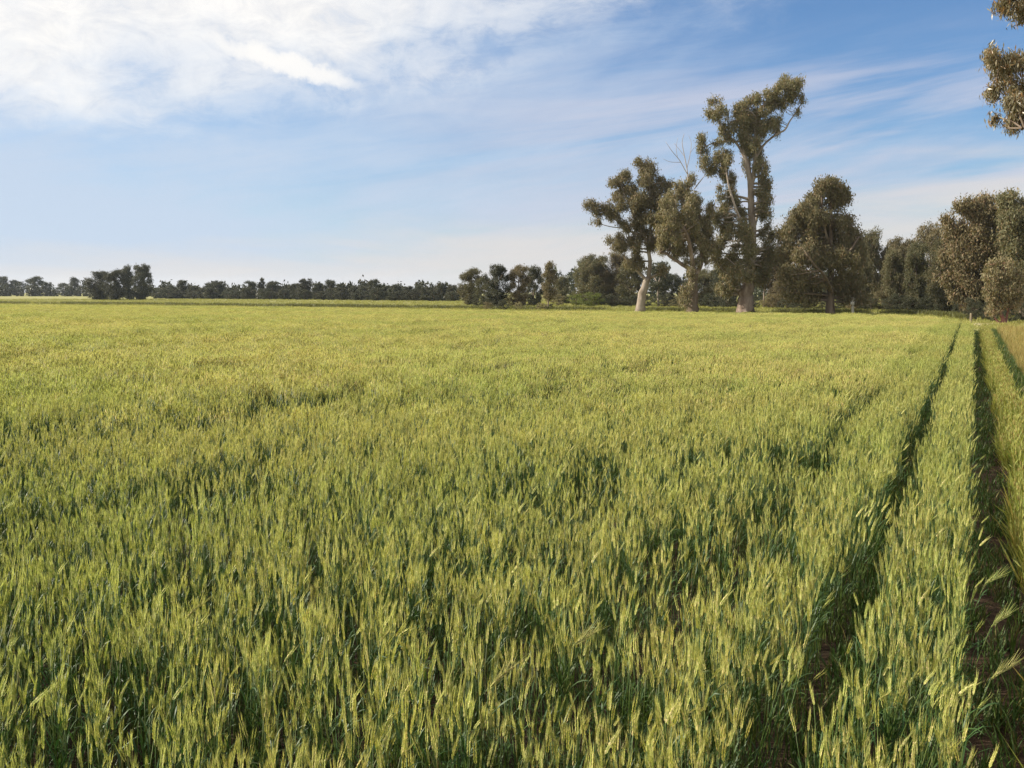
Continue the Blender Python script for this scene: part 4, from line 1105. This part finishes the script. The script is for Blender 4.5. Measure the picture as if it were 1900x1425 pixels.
B = on_ground(1582, 583)
mp = empty('marker_post', B); tag(mp, 'white banded post with pale cap standing right of the dense round gum', 'post')
mb = MB(); lathe(mb, [(0.11, -0.05), (0.10, 0.25), (0.085, 0.30), (0.09, 0.62), (0.10, 0.66)]); mb.build('post', M['cream'], mp, True)
mb = MB(); lathe(mb, [(0.10, 0.662), (0.165, 0.67), (0.17, 0.74), (0.17, 0.86), (0.16, 0.88), (0.12, 0.883)]); mb.build('white_band', M['white'], mp, True)
mb = MB(); lathe(mb, [(0.115, 0.884), (0.12, 0.95), (0.155, 0.98), (0.155, 1.08), (0.13, 1.15), (0.07, 1.19)]); mb.build('cap', M['cream'], mp, True)

B = on_ground(1801, 601.5)
fp = empty('fence_post', B); tag(fp, 'short weathered timber post at the corner of the crop', 'post')
mb = MB(); lathe(mb, [(0.06, -0.1), (0.06, 0.1), (0.055, 0.50), (0.04, 0.53)], 9); mb.build('post', M['timber'], fp)
mb = MB(); lathe(mb, [(0.085, -0.05), (0.07, 0.04), (0.062, 0.07)], 9); mb.build('soil_collar', M['path'], fp)

# stalks that stand out by themselves
def stalk(px, py, z, tilt, label, seed, bend=0.3, size=1.0):
    size *= 0.52
    rng = np.random.default_rng(seed)
    tip = on_ground(px, py, z)
    B = Vector((tip.x - math.sin(tilt) * z * 0.6, tip.y - 0.02, 0.004))
    root = empty('wheat_stalk', B); tag(root, label, 'wheat', 'wheat stalks standing out from the crop')
    e = np.array((tip.x - B.x, tip.y - B.y, z - 0.004))
    rt = np.array((right.x, right.y, 0.0))
    path = catmull([(0, 0, 0), e * 0.5 - rt * 0.02, e], 5)
    mb = MB(); tube(mb, path, np.linspace(0.0019, 0.0012, len(path)), 5, 0); mb.build('stem', M['stem'], root, True)
    d = path[-1] - path[-2]; d = d / np.linalg.norm(d) + rt * bend; d /= np.linalg.norm(d)
    L = 0.10 * size
    u = np.cross(d, (DEEP.x, DEEP.y, 0)); u /= np.linalg.norm(u); w = np.cross(d, u)
    me_, ma_ = MB(), MB()
    p0 = path[-1]
    for k in range(26):
        t = k / 26.0; sg = 1 if k % 2 else -1
        c = p0 + d * L * t + rt * 0.02 * t * t; r = 0.0085 * size * (1 - 0.5 * abs(t - 0.4))
        dirv = d + u * sg * 0.22 + w * rng.uniform(-0.25, 0.25); dirv /= np.linalg.norm(dirv)
        sl = 0.022 * size
        a1 = np.cross(dirv, w); a1 /= np.linalg.norm(a1); a2 = np.cross(dirv, a1)
        vs = [c, c + dirv * sl * 0.45 + a1 * r * 0.5, c + dirv * sl * 0.45 + a2 * r * 0.5, c + dirv * sl * 0.45 - a1 * r * 0.5, c + dirv * sl * 0.45 - a2 * r * 0.5, c + dirv * sl]
        me_.add(vs, [(0, 2, 1), (0, 3, 2), (0, 4, 3), (0, 1, 4), (5, 1, 2), (5, 2, 3), (5, 3, 4), (5, 4, 1)], None, 0)
        ad = d + u * sg * rng.uniform(0.1, 0.35) + w * rng.uniform(-0.25, 0.25); ad /= np.linalg.norm(ad)
        tube(ma_, [c + dirv * sl * 0.9, c + dirv * sl * 0.9 + ad * rng.uniform(0.04, 0.07)], [0.0007, 0.0002], 3, 0)
    ear = me_.build('ear', M['ear'], root); ma_.build('awns', M['awn'], ear)
    for k in range(3):
        mb = MB(); i = rng.integers(3, len(path) - 2); az = rng.uniform(-1.2, 1.2) + YAW
        ribbon(mb, path[i], (math.cos(az) * 0.6, math.sin(az) * 0.6, 0.9), rng.uniform(0.09, 0.15), 0.008, rng.uniform(0.8, 2.2), 0, rng, 5)
        mb.build('leaf', M['wleaf'], root)
    return root
stalk(1826, 1085, 0.42, 0.30, 'bent pale wheat ear leaning out over the bare path, uppermost of three', 1, 0.9)
stalk(1838, 1165, 0.40, 0.32, 'wheat ear leaning over the bare path, middle of three', 2, 0.5, 1.1)
stalk(1838, 1262, 0.41, 0.35, 'long wheat ear leaning over the bare path, lowest of three', 3, 0.6, 1.2)
stalk(1062, 1200, 0.50, 0.05, 'pale drooping wheat ear above the dark hollow in mid foreground', 4, 0.9, 1.1)
stalk(908, 1280, 0.50, 0.08, 'large slanting wheat ear left of the dark hollow in the foreground', 5, 0.55, 1.35)
stalk(345, 1150, 0.50, 0.08, 'slanting wheat ear standing clear in the left foreground', 6, 0.55, 1.2)
stalk(1750, 1225, 0.49, 0.0, 'upright yellow wheat ear in the strip between the two ruts', 7, 0.1, 1.2)

# ------------------------------------------------------------------ the air over the plain
bm = bmesh.new(); bmesh.ops.create_cube(bm, size=1.0)
for v in bm.verts:
    v.co = Vector((v.co.x * 3200, v.co.y * 3200, -1.0 if v.co.z < 0 else 27.0))
me = bpy.data.meshes.new('haze'); bm.to_mesh(me); bm.free()
haze = bpy.data.objects.new('haze', me); COL.objects.link(haze)
tag(haze, 'thin blue haze over the far paddocks', 'haze', None, 'stuff')
hm_ = bpy.data.materials.new('haze_air'); hm_.use_nodes = True
nt = hm_.node_tree
for nd in list(nt.nodes): nt.nodes.remove(nd)
ho = nt.nodes.new('ShaderNodeOutputMaterial'); pv = nt.nodes.new('ShaderNodeVolumePrincipled')
pv.inputs['Color'].default_value = c4(0.74, 0.85, 1.0)
pv.inputs['Density'].default_value = 0.00014
pv.inputs['Anisotropy'].default_value = 0.2
nt.links.new(pv.outputs[0], ho.inputs['Volume'])
me.materials.append(hm_)

print('triangles', sum(len(m.loops) - 2 * len(m.polygons) for m in bpy.data.meshes))
